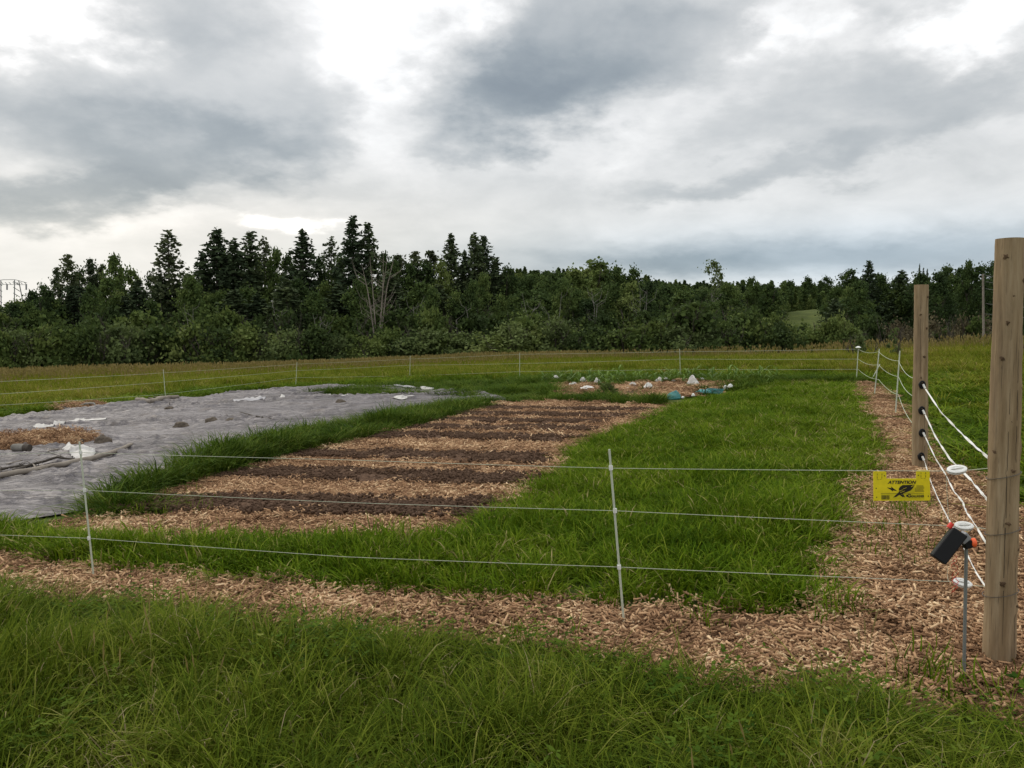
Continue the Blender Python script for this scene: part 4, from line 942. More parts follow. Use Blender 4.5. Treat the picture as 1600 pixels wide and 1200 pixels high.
# gate ropes: twisted white tape
def tape(pts, w, label, seed):
    P_ = []; 
    for a, c in zip(pts[:-1], pts[1:]):
        for i in range(26): P_.append(a.lerp(c, i / 26))
    P_.append(pts[-1]); m_ = MB(); vs = []; fs = []
    n = len(P_); th = .0016
    for i, p in enumerate(P_):
        t_ = (P_[min(i + 1, n - 1)] - P_[max(i - 1, 0)]).normalized(); a0 = t_.cross(Vector((0, 1, 0))).normalized(); b0 = t_.cross(a0)
        ang = seed + 1.1 * math.sin(i * .10 + seed) + .55 * math.sin(i * .37 + seed * 2); u = a0 * math.cos(ang) + b0 * math.sin(ang); v = t_.cross(u)
        for (s1, s2) in ((-1, -1), (1, -1), (1, 1), (-1, 1)): vs.append(p + u * w / 2 * s1 + v * th * s2)
        if i:
            for k in range(4): k2 = (k + 1) % 4; b_ = 4 * (i - 1); fs.append((b_ + k, b_ + k2, b_ + 4 + k2, b_ + 4 + k))
    fs.append((3, 2, 1, 0)); fs.append(tuple(4 * (n - 1) + k for k in range(4)))
    m_.add(vs, fs); o = m_.build('gate_rope', M['tape']); return tag(o, label, 'rope', 'white gate ropes between the wooden posts')
dz = sb.y + .12
def interp(px_list): return px_list
def ropepts(start, mids, end, de=None):
    de = de or dz
    out = [start]; n = len(mids) + 1
    s0 = 1440
    for (px, py) in mids + [end]:
        f = (px - s0) / (end[0] - s0)
        inv = 1 / start.y + (1 / de - 1 / start.y) * f; out.append(P(px, py, 1 / inv))
    return out
tape(ropepts(insp[0], [(1470, 644), (1500, 675), (1525, 699)], (1552, 722)), .013, 'topmost white rope slanting between the two wooden posts', 1.0)
tape(ropepts(insp[1], [(1462, 683), (1484, 717), (1515, 748), (1532, 768)], (1552, 792)), .013, 'second white rope from the top between the wooden posts', 2.1)
tape(ropepts(insp[2], [(1462, 717), (1478, 742), (1490, 767), (1504, 784), (1510, 800), (1525, 822)], (1552, 868)), .010, 'third white rope from the top between the wooden posts', .4)
tape(ropepts(insp[3], [(1453, 749), (1466, 780), (1484, 815), (1512, 868), (1526, 896)], (1552, 934)), .008, 'lowest white rope passing behind the black box', 3.3)

# strain insulators and their wires to the post
def strain(px, py, wpx, dep, tilt, label, nxt):
    c = P(px, py, dep); s = dep / F; a = wpx * s / 2
    o = empty('strain_insulator', c); o.rotation_euler = (R(28), R(tilt), 0)
    m_ = MB(); nseg = 28
    def ring(ax_, ay_, z): return [(ax_ * math.cos(6.283 * k / nseg), ay_ * math.sin(6.283 * k / nseg), z) for k in range(nseg)]
    prof = [(.55, -.15), (.85, -.15), (1, -.11), (1, -.05), (.78, -.025), (.78, .025), (1, .05), (1, .11), (.85, .15), (.55, .15), (.48, .10)]
    vs = []; fs = []
    for (r_, z_) in prof: vs += ring(a * r_, a * .62 * r_, a * z_ * 1.2)
    for i in range(len(prof) - 1):
        for k in range(nseg): k2 = (k + 1) % nseg; fs.append((i * nseg + k, i * nseg + k2, (i + 1) * nseg + k2, (i + 1) * nseg + k))
    fs.append(tuple(range(nseg - 1, -1, -1))); fs.append(tuple((len(prof) - 1) * nseg + k for k in range(nseg)))
    m_.add(vs, fs); m_.build('disc', M['white'], o)
    q = MB(); q.box((0, 0, a * .20), (a * 1.3, a * .10, a * .10)); q.build('rib', M['white'], o, bevel=.001)
    tag(o, label, 'insulator')
    wire([P(nxt[0], nxt[1], dep), P(nxt[2], nxt[3], sb.y + .03)], .0016, M['wire'], nxt[4], 0, 'tie_wire', 'tie wires to the nearest post')
strain(1495, 734, 31, dI, -9, 'upper white oval insulator right of the yellow sign', (1509, 735, 1552, 731, 'short tie wire from the upper insulator to the thick post'))
strain(1506, 822, 30, dI, -1, 'middle white oval insulator on top of the black box', (1519, 823, 1552, 828, 'short tie wire from the middle insulator to the thick post'))
strain(1504, 911, 30, dI, 10, 'lowest white oval insulator behind the steel rod', (1517, 915, 1552, 917, 'short tie wire from the lowest insulator to the thick post'))
wire([P(1478.5, 741, dI + .01), P(1480, 775, dI + .02), P(1483, 822, dI + .02)], .0013, M['wire'], 'upright jumper wire linking the top and middle fence wires', 0, 'jumper_wire', None)
wire([P(1481, 885, dI + .01), P(1480, 897, dI + .02), P(1482, 909, dI)], .0012, M['wire'], 'short jumper wire below the black box', 0, 'jumper_wire', None)

# energiser on its rod
eb = gp(1507, 1068); ed_ = eb.y
ew = empty('fence_energiser', eb)
r_ = MB(); r_.tube([Vector((0, 0, -.15)), P(1510, 846, ed_) - eb], .0072, 10); r_.build('steel_rod', M['steel'], ew)
s = ed_ / F
C_ = P(1482, 853, ed_ - .01) - eb
ux = Vector((.60, 0, -(-.80))).normalized()         # along the long side, up to the right
ux = Vector((32, 0, 44)).normalized(); un = Vector((-ux.z, 0, ux.x)); tilt = Matrix.Rotation(R(-24), 3, ux)
vy = tilt @ Vector((0, 1, 0)); vn = tilt @ un
rotm = Matrix((ux, vy, vn)).transposed()
bx = MB(); bx.box(C_, (56 * s, 28 * s, 23 * s), rotm); bx.build('housing', M['black'], ew, smooth=False, bevel=.004)
lid = MB(); lid.box(C_ + vn * 11.7 * s, (52 * s, 24 * s, 1.6 * s), rotm); lid.build('face_panel', M['charc'], ew, smooth=False, bevel=.0015)
cl_ = MB(); q = P(1505, 840, ed_) - eb; cl_.box(q, (16 * s, 14 * s, 13 * s), Matrix.Rotation(R(-40), 3, 'Y')); cl_.build('clamp', M['grey'], ew, smooth=False, bevel=.004)
cl2 = MB(); q = P(1511, 850, ed_) - eb; cl2.box(q, (12 * s, 12 * s, 12 * s), Matrix.Rotation(R(-15), 3, 'Y')); cl2.build('bracket', M['black'], ew, smooth=False, bevel=.002)
kb = MB(); q = P(1515, 848, ed_) - eb; n_ = 20; vs = []; fs = []
for i, (xx, rr) in enumerate([(0, 5), (1, 7), (7.5, 7.4), (9, 5.5)]):
    for k in range(n_): a_ = 6.283 * k / n_; g_ = rr * (1 + (.05 if k % 2 else 0)); vs.append(q + Vector((xx * s, math.cos(a_) * g_ * s, math.sin(a_) * g_ * s)))
for i in range(3):
    for k in range(n_): k2 = (k + 1) % n_; fs.append((i * n_ + k, i * n_ + k2, (i + 1) * n_ + k2, (i + 1) * n_ + k))
fs.append(tuple(3 * n_ + k for k in range(n_))); kb.add(vs, fs); kb.build('knob', M['orange'], ew)
rc = MB(); q = P(1486, 820, ed_) - eb; rc.tube([q - ux * 6 * s, q + ux * 3 * s], [4.2 * s, 3.6 * s], 10); rc.build('terminal_cap', M['red'], ew)
ld = MB()
rr_ = random.Random(4)
for st in range(2):
    pts = []
    for i in range(14): pts.append(P(1492 + 5 * math.sin(i * 1.3 + st * 2) + rr_.uniform(-1.5, 1.5), 868 + i * 4.5, ed_ + .02 * math.sin(i + st)) - eb)
    ld.tube(pts, .0011, 5)
ld.tube([P(1491, 900, ed_ + .01) - eb, P(1498, 909, ed_) - eb, P(1493, 912, ed_) - eb, P(1488, 908, ed_) - eb], .0012, 5)
ld.build('red_lead', M['red'], ew)
tag(ew, 'black tilted box with orange knob clamped on a grey steel rod', 'fence energiser')

# warning sign hanging on the top wire
sd0 = 3.86; ss0 = sd0 / F; So = P(1363.5, 783, sd0); sign = empty('warning_sign', So); sign.rotation_euler = (0, R(-.6), R(-2))
def sp(cx, cy): return (((cx - 118) / 5) * ss0, ((415 - cy) / 5) * ss0)     # crop pixels -> sign metres
def flat(name, pts, y0, th, mat, parent, holes=None):
    q = MB(); n = len(pts); vs = [(a, y0, b) for a, b in pts] + [(a, y0 + th, b) for a, b in pts]
    q.add(vs, [tuple(range(n))] + [(n + i for i in range(n - 1, -1, -1))] + [(i, i + n, (i + 1) % n + n, (i + 1) % n) for i in range(n)])
    q.f[-(n + 1)] = tuple(q.f[-(n + 1)])
    return q.build(name, mat, parent, smooth=False)
def merged(name, polys, y0, th, mat, parent):
    q = MB()
    for pts in polys:
        n = len(pts); vs = [(a, y0, b) for a, b in pts] + [(a, y0 + th, b) for a, b in pts]
        q.add(vs, [tuple(range(n)), tuple(n + i for i in range(n - 1, -1, -1))] + [(i, i + n, (i + 1) % n + n, (i + 1) % n) for i in range(n)])
    return q.build(name, mat, parent, smooth=False)
body = [sp(*p) for p in [(126, 412), (560, 412), (567, 405), (555, 178), (548, 170), (462, 170), (452, 178), (452, 236), (222, 236), (220, 186), (213, 178), (126, 178), (119, 186)]][::-1]
flat('panel', body, 0, .003, M['yellow'], sign)
merged('print_area', [[sp(*p) for p in [(185, 403), (520, 403), (515, 352), (182, 352)][::-1]], [sp(*p) for p in [(325, 350), (440, 350), (440, 290), (325, 290)][::-1]]], -.0006, .0004, M['yellow2'], sign)
ink = []
ink.append([(345, 288), (440, 284), (428, 312), (412, 330), (385, 342), (352, 352), (345, 360), (336, 358), (300, 382), (276, 386), (292, 370), (318, 345), (322, 330), (318, 318), (330, 300)])     # hand, pointing down left
ink.append([(352, 350), (346, 362), (362, 384), (366, 380), (356, 362)])                                   # finger
ink.append([(226, 304), (262, 313), (258, 298), (308, 336), (272, 328), (276, 338)])                        # bolt
ink.append([(330, 352), (372, 386), (350, 380), (352, 386), (322, 362)])
ink.append([(276, 386), (300, 362), (308, 366)])
for i in range(6): ink.append([(455 - (12 if i > 1 else 0), 292 + i * 9), (508 + (i % 3) * 4, 292 + i * 9), (508 + (i % 3) * 4, 295 + i * 9), (455 - (12 if i > 1 else 0), 295 + i * 9)])
rb = random.Random(9); xx = 186
while xx < 246: wq = rb.choice([2, 3, 4]); ink.append([(xx, 368), (xx + wq, 368), (xx + wq, 402), (xx, 402)]); xx += wq + rb.choice([2, 3])
ink.append([(180, 351), (515, 351), (515, 353), (180, 353)])
for (a, b_) in ((148, 195), (487, 187)):        # dashed tab outlines
    for (x0, y0, x1, y1) in ((a, b_, a + 3, b_ + 14), (a, b_ + 22, a + 3, b_ + 40), (a + 36, b_, a + 39, b_ + 14), (a + 36, b_ + 22, a + 39, b_ + 40), (a, b_ + 46, a + 14, b_ + 48), (a + 22, b_ + 46, a + 36, b_ + 48)): ink.append([(x0, y0), (x1, y0), (x1, y1), (x0, y1)])
for c in ((205, 213), (468, 210), (143, 312), (148, 384), (549, 376)): ink.append([(c[0] + 4 * math.cos(a_), c[1] + 5 * math.sin(a_)) for a_ in np.linspace(0, 5.5, 8)])
def ccw(pts):
    a = sum(pts[i][0] * pts[(i + 1) % len(pts)][1] - pts[(i + 1) % len(pts)][0] * pts[i][1] for i in range(len(pts))); return pts if a > 0 else pts[::-1]
merged('printed_marks', [ccw([sp(*p) for p in q]) for q in ink], -.0012, .0004, M['ink'], sign)
fing = [[(322, 334), (352, 322), (352, 324), (323, 337)], [(330, 345), (366, 332), (366, 334), (331, 348)], [(352, 316), (380, 306), (380, 308), (352, 319)], [(412, 300), (432, 288), (434, 291), (415, 303)]]
merged('hand_lines', [ccw([sp(*p) for p in q]) for q in fing], -.0018, .0003, M['yellow'], sign)
def text(body_, cx, cy, hpx, wpx, shear, name='lettering', offs=.0):
    c = bpy.data.curves.new(name, 'FONT'); c.body = body_; c.size = 1; c.shear = shear; c.offset = offs; c.extrude = .0
    to = bpy.data.objects.new(name, c); sc.collection.objects.link(to); bpy.context.view_layer.update()
    me = bpy.data.meshes.new_from_object(to.evaluated_get(bpy.context.evaluated_depsgraph_get())); bpy.data.objects.remove(to)
    co_ = np.array([v.co[:] for v in me.vertices]); mn, mx_ = co_.min(0), co_.max(0)
    x0, z0 = sp(cx, cy); w = wpx / 5 * ss0; h = hpx / 5 * ss0
    for v in me.vertices: v.co = (x0 + (v.co.x - mn[0]) / (mx_[0] - mn[0]) * w, -.0016, z0 + (v.co.y - mn[1]) / (mx_[1] - mn[1]) * h)
    me.update(); return link(name, me, M['ink'], sign)
text('ATTENTION', 231, 278, 27, 222, .25, offs=.035)
text('GALLAGHER', 418, 386, 20, 98, .12, offs=.03)
logo = MB()
for k in range(18):
    a0, a1 = 6.283 * k / 20, 6.283 * (k + 1) / 20
    pts = [sp(403 + 17 * math.cos(a0), 372 + 15 * math.sin(a0)), sp(403 + 17 * math.cos(a1), 372 + 15 * math.sin(a1)), sp(403 + 9 * math.cos(a1), 372 + 8 * math.sin(a1)), sp(403 + 9 * math.cos(a0), 372 + 8 * math.sin(a0))]
    logo.add([(a, -.0016, b_) for a, b_ in pts], [(0, 1, 2, 3)])
for q in ([(378, 364), (388, 364), (388, 380), (378, 380)], [(402, 370), (416, 370), (416, 375), (402, 375)]): logo.add([(a, -.0017, b_) for a, b_ in [sp(*p) for p in q]], [(0, 1, 2, 3)])
logo.build('emblem', M['ink'], sign, smooth=False)
tag(sign, 'yellow plastic ATTENTION sign with a black hand hanging on the top wire', 'sign')

# steel post with short wires, far right, and sliver of another post
o = postpx(1537, 553, 1536, 428, .045, 'tall grey post beyond the meadow with five wires, left of the thick post', 'field_fence_post', M['deadwood'], None)
dp_ = 31.0
for py, lab in ((430, 'topmost'), (440, 'second'), (451, 'third'), (474, 'fourth'), (490, 'lowest')):
    wire([P(1540, py, o.y), P(1590, py + 5, o.y * .85), P(1660, py + 8, o.y * .7)], .006, M['steelwire'], '%s wire of the field fence at the tall grey post' % lab, .02, 'field_fence_wire', 'wires of the field fence')

# ------------------------------------------------------------------ things on the grey sheet
def gz_(x, y): return g1(x, y) + float(tarpe(np.array([x]), np.array([y]))[0]) + .02
def lump(px, py, wpx, hpx, name, label, cat, mat, seed, group=None, flatb=.25):
    c = gp(px, py); w = wpx * c.y / F / 2; h = hpx * c.y / F; r = random.Random(seed)
    me = bpy.data.meshes.new(name); bm = bmesh.new(); bmesh.ops.create_icosphere(bm, subdivisions=4, radius=1)
    for v in bm.verts:
        q = v.co.copy(); f = 1 + .28 * mnoise.noise(q * 1.3 + Vector((seed, 0, 0))) + .10 * mnoise.noise(q * 3.5 + Vector((0, seed, 0))) + .04 * mnoise.noise(q * 9)
        v.co = Vector((q.x * w * f, q.y * w * .8 * f, max(q.z, -.3) * h * f * (1 if q.z > 0 else .4)))
    bm.to_mesh(me); bm.free(); me.polygons.foreach_set('use_smooth', [True] * len(me.polygons))
    o = link(name, me, mat, loc=(c.x, c.y, gz_(c.x, c.y) - .01)); return tag(o, label, cat, group)
lump(160, 698, 27, 13, 'stone', 'muddy brown stone at the right end of the wood chip heap', 'stone', M['stone'], 1, 'stones holding down the sheet')
lump(283, 675, 25, 10, 'stone', 'round muddy stone, left of the three in a row on the sheet', 'stone', M['stone'], 2, 'stones holding down the sheet')
lump(331, 667, 22, 8.5, 'stone', 'muddy stone, middle of the three in a row on the sheet', 'stone', M['stone'], 3, 'stones holding down the sheet')
lump(362, 664, 20, 5, 'stone', 'flat muddy stone, right of the three in a row on the sheet', 'stone', M['stone'], 4, 'stones holding down the sheet')
lump(533, 638, 18, 6, 'stone', 'dark stone at the far right of the sheet near the grass bank', 'stone', M['stone'], 6, 'stones holding down the sheet')
lump(265, 650, 16, 4, 'stone', 'small flat stone among wrinkles below the log with the stick', 'stone', M['stone'], 7, 'stones holding down the sheet')

def heap(px, py, wpx, dpt, h, name, label, seed, n):
    c = gp(px, py); w = wpx * c.y / F / 2; r = np.random.default_rng(seed)
    me = bpy.data.meshes.new(name); k = 26; vs = []; fs = []
    hf_ = lambda u, v: h * max(0, 1 - (u * u + v * v)) ** .5 * (.75 + .35 * mnoise.noise(Vector((u * 3, v * 3, seed))))
    for j in range(k + 1):
        for i in range(k + 1):
            u, v = i / k * 2 - 1, j / k * 2 - 1; q = math.sqrt(u * u * (1 - v * v / 2) ** 0 + 0) ; uu = u * math.sqrt(1 - v * v / 2); vv = v * math.sqrt(1 - u * u / 2)
            x, y = c.x + uu * w, c.y + vv * dpt; vs.append((x, y, gz_(x, y) - .03 + hf_(uu * .999, vv * .999)))
    for j in range(k):
        for i in range(k): b = j * (k + 1) + i; fs.append((b, b + 1, b + k + 2, b + k + 1))
    q = MB(); q.add([Vector(v) - c for v in vs], fs)
    mesh_o = empty(name, c); q.build('heap_base', M['duff'], mesh_o)
    rr = np.sqrt(r.uniform(0, 1, n)) * .97; aa = r.uniform(0, 6.28, n); uu = rr * np.cos(aa); vv = rr * np.sin(aa)
    pts = [(c.x + a * w, c.y + b * dpt, gz_(c.x + a * w, c.y + b * dpt) - .025 + hf_(a, b)) for a, b in zip(uu, vv)]
    s_o = scatter('heap_chips', cc, 8, pts, 1.0 + .3 * r.uniform(0, 1, n), None, .25); s_o.parent = mesh_o; s_o.matrix_parent_inverse = Matrix.Translation(-c)
    return tag(mesh_o, label, 'wood chip heap')
heap(20, 700, 260, 1.05, .13, 'wood_chip_heap', 'low heap of wood chips on the sheet at the left edge', 5, 300)
heap(118, 640, 90, .8, .07, 'wood_chip_heap', 'small patch of bark chips at the far edge of the sheet', 6, 80)

def log_(pts, rads, name, label, mat=None, ends=None, seed=0, cat='branch', group=None, depth=None, lift=.0, twigs=0):
    W_ = []
    for p in pts:
        if len(p) == 3: g_ = gp(p[0], p[2]); W_.append(P(p[0], p[1], g_.y))
        else: g_ = gp(*p); W_.append(Vector((g_.x, g_.y, gz_(g_.x, g_.y) + lift)))
    b0 = W_[0].copy(); q = MB(); full = []; rr = []
    for i in range(len(W_) - 1):
        for k in range(5): f = k / 5; full.append(W_[i].lerp(W_[i + 1], f) - b0 + Vector((0, 0, 1)) * rads[i] * .15 * math.sin(i * 3 + k * 2 + seed)); rr.append(rads[i] + (rads[i + 1] - rads[i]) * f)
    full.append(W_[-1] - b0); rr.append(rads[-1]); q.tube(full, rr, 10, 0, wob=.12, seed=seed)
    r = random.Random(seed + 3)
    for t_ in range(twigs):
        i = r.randrange(2, len(full) - 1); p = full[i]; L = r.uniform(.15, .5)
        dirv = Vector((r.uniform(-1, 1), r.uniform(-.5, .5), r.uniform(.05, .35))); q.tube([p, p + dirv * L * .5, p + dirv * L + Vector((0, 0, -.04))], [rr[i] * .4, rr[i] * .28, rr[i] * .1], 5)
    o = q.build(name, mat or M['deadwood'], loc=b0); return tag(o, label, cat, group)
log_([(-60, 772), (0, 760), (70, 748), (140, 732), (178, 720), (206, 706)], [.03, .035, .036, .038, .034, .026], 'branch', 'long thick fallen branch reaching from the left edge past the white cloth', seed=1, lift=.04, twigs=6)
log_([(-20, 762), (40, 745), (90, 738), (130, 735)], [.022, .02, .016, .01], 'branch', 'thinner dark branch lying along behind the long thick one', mat=M['bark'], seed=2, lift=.03, twigs=8)
log_([(-30, 752), (30, 742), (70, 742)], [.02, .016, .008], 'branch', 'short dark branch at the left edge among the brushwood', mat=M['bark'], seed=8, lift=.03, twigs=8)
log_([(10, 737), (50, 727), (80, 713), (97, 711)], [.008, .010, .010, .012], 'branch', 'thin forked branch leading up to the corner of the white cloth', seed=3, lift=.02, twigs=4)
log_([(214, 634), (236, 636), (255, 632), (278, 628)], [.06, .075, .07, .05], 'log', 'rough log at the far edge of the sheet by the white rod', seed=4, lift=.06, twigs=5, cat='log')
log_([(126, 640), (134, 631, 640), (146, 630, 640), (152, 640)], [.03, .035, .03, .015], 'branch', 'arched pale branch on the small bark chip patch', seed=5, mat=M['birch'])
log_([(85, 628, 640), (95, 636, 642), (105, 645)], [.014, .016, .02], 'branch', 'slanting dark stick beside the small bark chip patch', seed=6, mat=M['bark'])
log_([(375, 650), (395, 655), (425, 664), (450, 665)], [.010, .014, .012, .005], 'branch', 'thin dark twig lying near the grass bank', seed=7, mat=M['bark'], lift=.03, twigs=3)
log_([(265, 629, 641), (265.5, 636, 641), (266, 641)], [.010, .010, .012], 'stick', 'short upright stick on the sheet below the log', seed=9, mat=M['bark'], cat='stick')
log_([(307, 640), (312, 633, 638), (318, 636, 638), (322, 638)], [.008, .010, .010, .008], 'stick', 'small bent pale stick in the middle of the far sheet', seed=10, cat='stick')
log_([(620, 607), (624, 601, 606), (631, 597, 606)], [.02, .02, .01], 'stick', 'thin reddish stick leaning in the weedy strip', seed=11, cat='stick')
# cut birch log and upright stump
c = gp(34, 714); o = empty('birch_log', (c.x, c.y, gz_(c.x, c.y) + .05))
q = MB(); q.tube([(-.135, .02, .0), (-.05, 0, 0), (.03, 0, 0), (.06, -.01, 0)], [.055, .062, .062, .06], 14, wob=.06, seed=2); q.build('bark', M['birch'], o)
q = MB(); q.tube([(.055, -.01, 0), (.14, -.02, -.005)], [.063, .06], 14, wob=.1, seed=3); q.build('charred_end', M['bark'], o)
tag(o, 'short white birch log with a dark end beside the chip heap', 'log')
q = MB(); c = gp(121, 700); T = P(121, 690, c.y); q.tube([T + Vector((0, .14, -.01)) - c, T + Vector((0, 0, 0)) - c], [.034, .042], 12, wob=.1); tag(q.build('cut_stump', M['bark'], loc=c), 'round dark cut log end behind the left white rod', 'log')

def cloth(pts, name, label, mat, seed, amp=.03, lift=.03, step=.05, cat='cloth', group=None, heights=None):
    pol = poly(pts); c = Vector((pol[:, 0].mean(), pol[:, 1].mean(), 0)); c.z = gz_(c.x, c.y)
    def zf(x, y):
        base = np.array([float(tarpe(np.array([a]), np.array([b]))[0]) for a, b in zip(x, y)])
        ed = edge_dist(pol, x, y)
        z = base + .022 + lift * .35 + .5 * amp * (fbm(x, y, 9, seed) * .6 + .5 * fbm(x, y, 20, seed + 1))
        if heights: z = z + heights * np.clip(ed / (ed.max() + 1e-6), 0, 1) ** .8
        return z
    o = sheet(name, pol, step, zf, mat, 0, .006, seed)
    me = o.data; me.transform(Matrix.Translation(-c)); o.location = c
    sm = o.modifiers.new('t', 'SOLIDIFY'); sm.thickness = .003
    return tag(o, label, cat, group)
cloth([(97, 710), (107, 706), (128, 711), (150, 720), (143, 727), (128, 731), (118, 728), (106, 718)], 'cloth_flap', 'crumpled white cloth held down by the long branch', M['whitecloth'], 61, .015, .05, .03, heights=.06)
cloth([(51, 676), (75, 673), (100, 666), (122, 658.5), (140, 660), (168, 659.5), (165, 661.5), (140, 663), (124, 663), (105, 669), (80, 676), (60, 677.5)], 'cloth_flap', 'long thin white torn flap lying across the sheet', M['whitecloth'], 62, .01, .05, .04)
cloth([(364, 634), (378, 631), (395, 629), (412, 627), (421, 628), (410, 632), (390, 633.5), (372, 635.5)], 'cloth_flap', 'pale torn patch at the far middle of the sheet', M['paletarp'], 63, .015, .06, .05)
cloth([(426, 628), (440, 625), (446, 625), (440, 628)], 'cloth_flap', 'tiny white flap right of the pale torn patch', M['whitecloth'], 64, .01, .06, .05)
cloth([(500, 621), (516, 619.5), (518, 621), (508, 623)], 'cloth_flap', 'small white folded flap left of the far dark stone', M['whitecloth'], 65, .01, .07, .05)
cloth([(528, 626), (546, 623.5), (542, 626), (532, 627)], 'cloth_flap', 'small white flap above the far dark stone', M['whitecloth'], 66, .01, .06, .05)
cloth([(614, 629), (630, 626), (648, 624.5), (640, 628), (628, 630)], 'cloth_flap', 'white flap at the near edge of the weedy strip', M['whitecloth'], 67, .01, .07, .05)
cloth([(610, 608), (640, 608), (660, 610), (652, 612), (620, 611)], 'cloth_flap', 'pale sheet edge showing behind the weedy strip', M['paletarp'], 68, .01, .08, .06)
cloth([(655, 612), (675, 610), (684, 610), (676, 614), (662, 615)], 'cloth_flap', 'bright white flap among the weeds behind the sheet', M['whitecloth'], 69, .012, .10, .06)

# ------------------------------------------------------------------ crop patch
tag(sheet('mulch_bed', pCROP, .12, lambda x, y: .03 + .05 * np.clip(fbm(x, y, 2.2, 71), 0, 1) + .012 * fbm(x, y, 12, 72), M['mulch'], .02, .04, 9), 'reddish mulch of the crop patch before the far fence', kind='structure')
RC = [(915, 613, 34, 6, 'long low white row cover at the left front of the crop patch'), (1012, 612, 16, 9, 'pointed white row cover in the middle of the crop patch'),
      (1083, 606, 14, 13, 'tall white peaked cover at the right of the crop patch'), (911, 602, 10, 8, 'small white cover over a plant at the left back of the crop patch'), (932, 604, 8, 9, 'small upright white cover between the left plants'),
      (896, 607, 16, 6, 'dull whitish cover at the left end of the mulch'), (990, 606, 12, 5, 'flat pale cover left of the pointed one'), (1030, 602, 10, 8, 'white cover just behind the pointed one'),
      (1040, 600, 12, 6, 'pale cover at the back middle of the patch'), (1097, 599, 10, 5, 'small pale cover behind the tall peaked one'), (1053, 601, 8, 4, 'tiny white cover at the back right'), (867, 599, 14, 8, 'pale cloth among weeds at the left of the crop patch'),
      (980, 612, 24, 3, 'flat white strip left of the pointed cover')]
x, y = sample(pCROP, 16); scatter('crop_patch_chips', cc, 8, np.column_stack([x, y, G(x, y) + .06 + .05 * np.clip(fbm(x, y, 2.2, 71), 0, 1)]), 1.3 + .4 * rng.uniform(0, 1, len(x)), 'coarse mulch pieces over the crop patch', .1)
x, y = sample(pCROP, 9); kk = fbm(x, y, 1.6, 77) > .35; x, y = x[kk], y[kk]
scatter('crop_patch_weeds', cb, 8, np.column_stack([x, y, G(x, y) + .03]), .7 + .4 * rng.uniform(0, 1, len(x)), 'weeds scattered through the crop patch', .2, scz=rng.uniform(.2, .45, len(x)))
def peak(px, py, w, h, label, seed):
    c = gp(px, py); s = c.y / F; wr = w * s / 2; hr = h * s; r = random.Random(seed); vs = []; fs = []; n = 14; k = 7
    for j in range(k + 1):
        f = j / k
        for i in range(n):
            a = 6.283 * i / n; rr = wr * (1 - f) ** .8 * (1 + .28 * math.sin(a * 3 + seed) + .22 * math.sin(a * 5 + seed * 2) * (1 - f) + .15 * r.uniform(-1, 1)) + .03
            vs.append((math.cos(a) * rr + .15 * wr * f * math.sin(seed), math.sin(a) * rr * .8, hr * f ** 1.1 + .02 * r.uniform(-1, 1)))
    for j in range(k):
        for i in range(n): i2 = (i + 1) % n; fs.append((j * n + i, j * n + i2, (j + 1) * n + i2, (j + 1) * n + i))
    fs.append(tuple(k * n + i for i in range(n))); q = MB(); q.add(vs, fs)
    tag(q.build('row_cover', M['covercloth'], loc=(c.x, c.y, c.z + .03), smooth=False), label, 'row cover', 'white covers in the crop patch')
for i, (a, b_, w, h, lab) in enumerate(RC): peak(a, b_, w * 1.35, h * 1.35, lab, i * 1.7 + 1)
lump(1053, 628, 21, 11, 'tarp_bundle', 'crumpled teal plastic bundle at the corner of the beds', 'bundle', M['teal'], 11)
lump(1100, 619, 26, 5, 'tarp_bundle', 'low flat teal plastic sheet right of the crop patch', 'bundle', M['teal'], 12)
c = gp(1117, 618); q = MB()
for k in range(5):
    q.tube([(math.cos(a_) * (.16 + .01 * k), math.sin(a_) * .12, .03 + .022 * k + .015 * math.sin(a_ * 2 + k)) for a_ in np.linspace(0, 6.0, 22)], .014, 6)
tag(q.build('hose_coil', M['teal'], loc=c + Vector((0, 0, .02))), 'coiled teal hose beside the two white tubs', 'hose')
lump(1133.5, 612, 7.5, 6, 'white_tub', 'rounded white tub, left of the two in the grass', 'tub', M['white'], 13); lump(1141, 613.5, 7.5, 5, 'white_tub', 'rounded white tub, right of the two in the grass', 'tub', M['white'], 14)
lump(1083, 624, 5, 4, 'white_pebble', 'small white lump in front of the teal sheet', 'lump', M['white'], 15); lump(1067, 628, 5, 3, 'white_pebble', 'small white lump right of the teal bundle', 'lump', M['white'], 16)
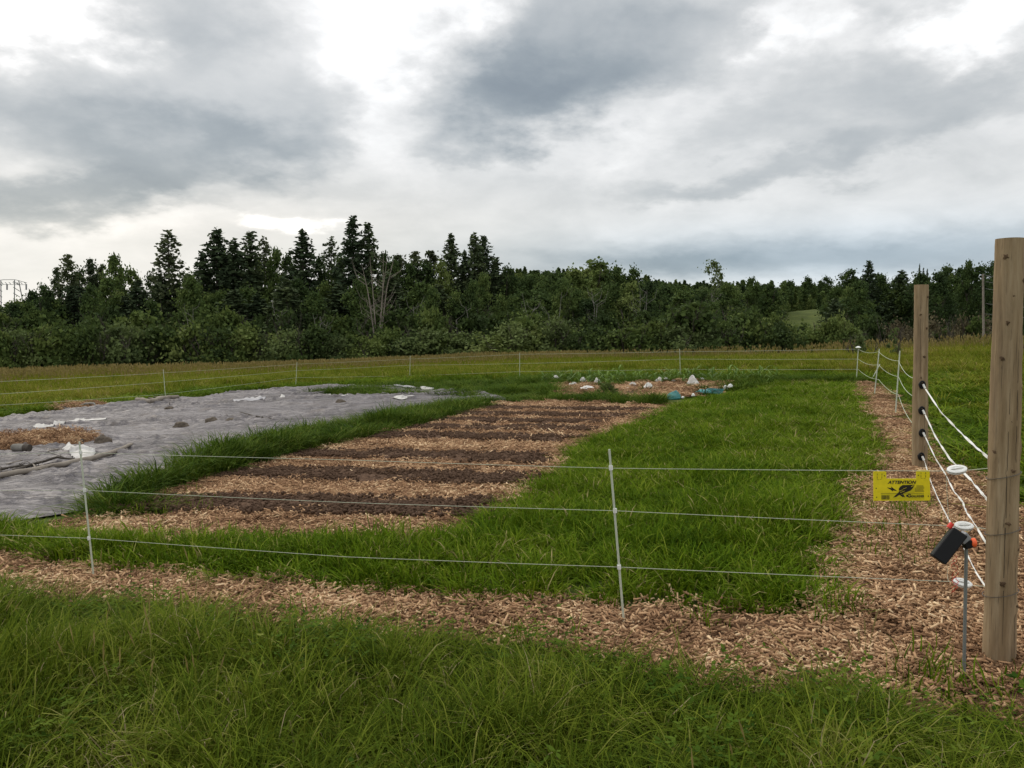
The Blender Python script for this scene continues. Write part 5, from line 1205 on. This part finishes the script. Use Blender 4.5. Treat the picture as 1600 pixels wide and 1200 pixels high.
# crop plants
def corn_mesh(seed):
    r = np.random.default_rng(seed); V = []; Q = []; H = []; T = []
    for k in range(8):
        a = r.uniform(0, 6.28); z0 = .05 + .04 * k; L = r.uniform(.25, .42); w = .022; pr = None
        for j in range(6):
            f = j / 5; rad = L * f; z = z0 + L * (.95 * f - 1.0 * f ** 2.2); d = np.array([-math.sin(a), math.cos(a), 0]); c = np.array([math.cos(a) * rad, math.sin(a) * rad, z]); ww = w * (1 - f) ** .6 + .002
            V += [c - d * ww, c + d * ww]; H += [k / 10] * 2
            if j: b = len(V) - 4; Q.append((b, b + 1, b + 3, b + 2))
    return raw_mesh('leaves', np.array(V), Q, None, np.array(H))
def stalk_mesh():
    q = MB(); q.tube([(0, 0, -.03), (0, 0, .4)], [.012, .006], 5); return q
cms_ = [corn_mesh(i) for i in range(4)]
for m_ in cms_: m_.materials.append(M['corn'])
st_me = None
spots = [(850 + j * 11.5 + prnd.uniform(-3, 3), 598 + prnd.uniform(-4, 4)) for j in range(26)] + [(1150 + j * 13 + prnd.uniform(-4, 4), 598 + prnd.uniform(-3, 3)) for j in range(6)] + [(905, 607), (920, 605), (935, 606), (948, 608), (960, 605)]
for (px, py) in spots:
    c = gp(px, py); o = empty('corn_plant', c); s = prnd.uniform(.8, 1.25); o.scale = (s, s, s); o.rotation_euler = (0, 0, prnd.uniform(0, 6))
    if st_me is None: so_ = stalk_mesh().build('stalk', M['corn'], o); st_me = so_.data
    else: a = bpy.data.objects.new('stalk', st_me); sc.collection.objects.link(a); a.parent = o
    a = bpy.data.objects.new('leaves', prnd.choice(cms_)); sc.collection.objects.link(a); a.parent = o
    tag(o, 'young leafy corn plant in the rows before the far fence', 'plant', 'young corn plants before the far fence')
# leafy weed clumps in the patch
for (px, py, w, top) in ((950, 622, 44, 596), (1140, 603, 20, 594)):
    d_ = gp(px, py).y; plant('weed_clump', 'bush', px, top, d_, w, 'dark leafy weed clump in front of the crop patch' if px < 1000 else 'dark leafy weed clump above the white tubs', 'plant')
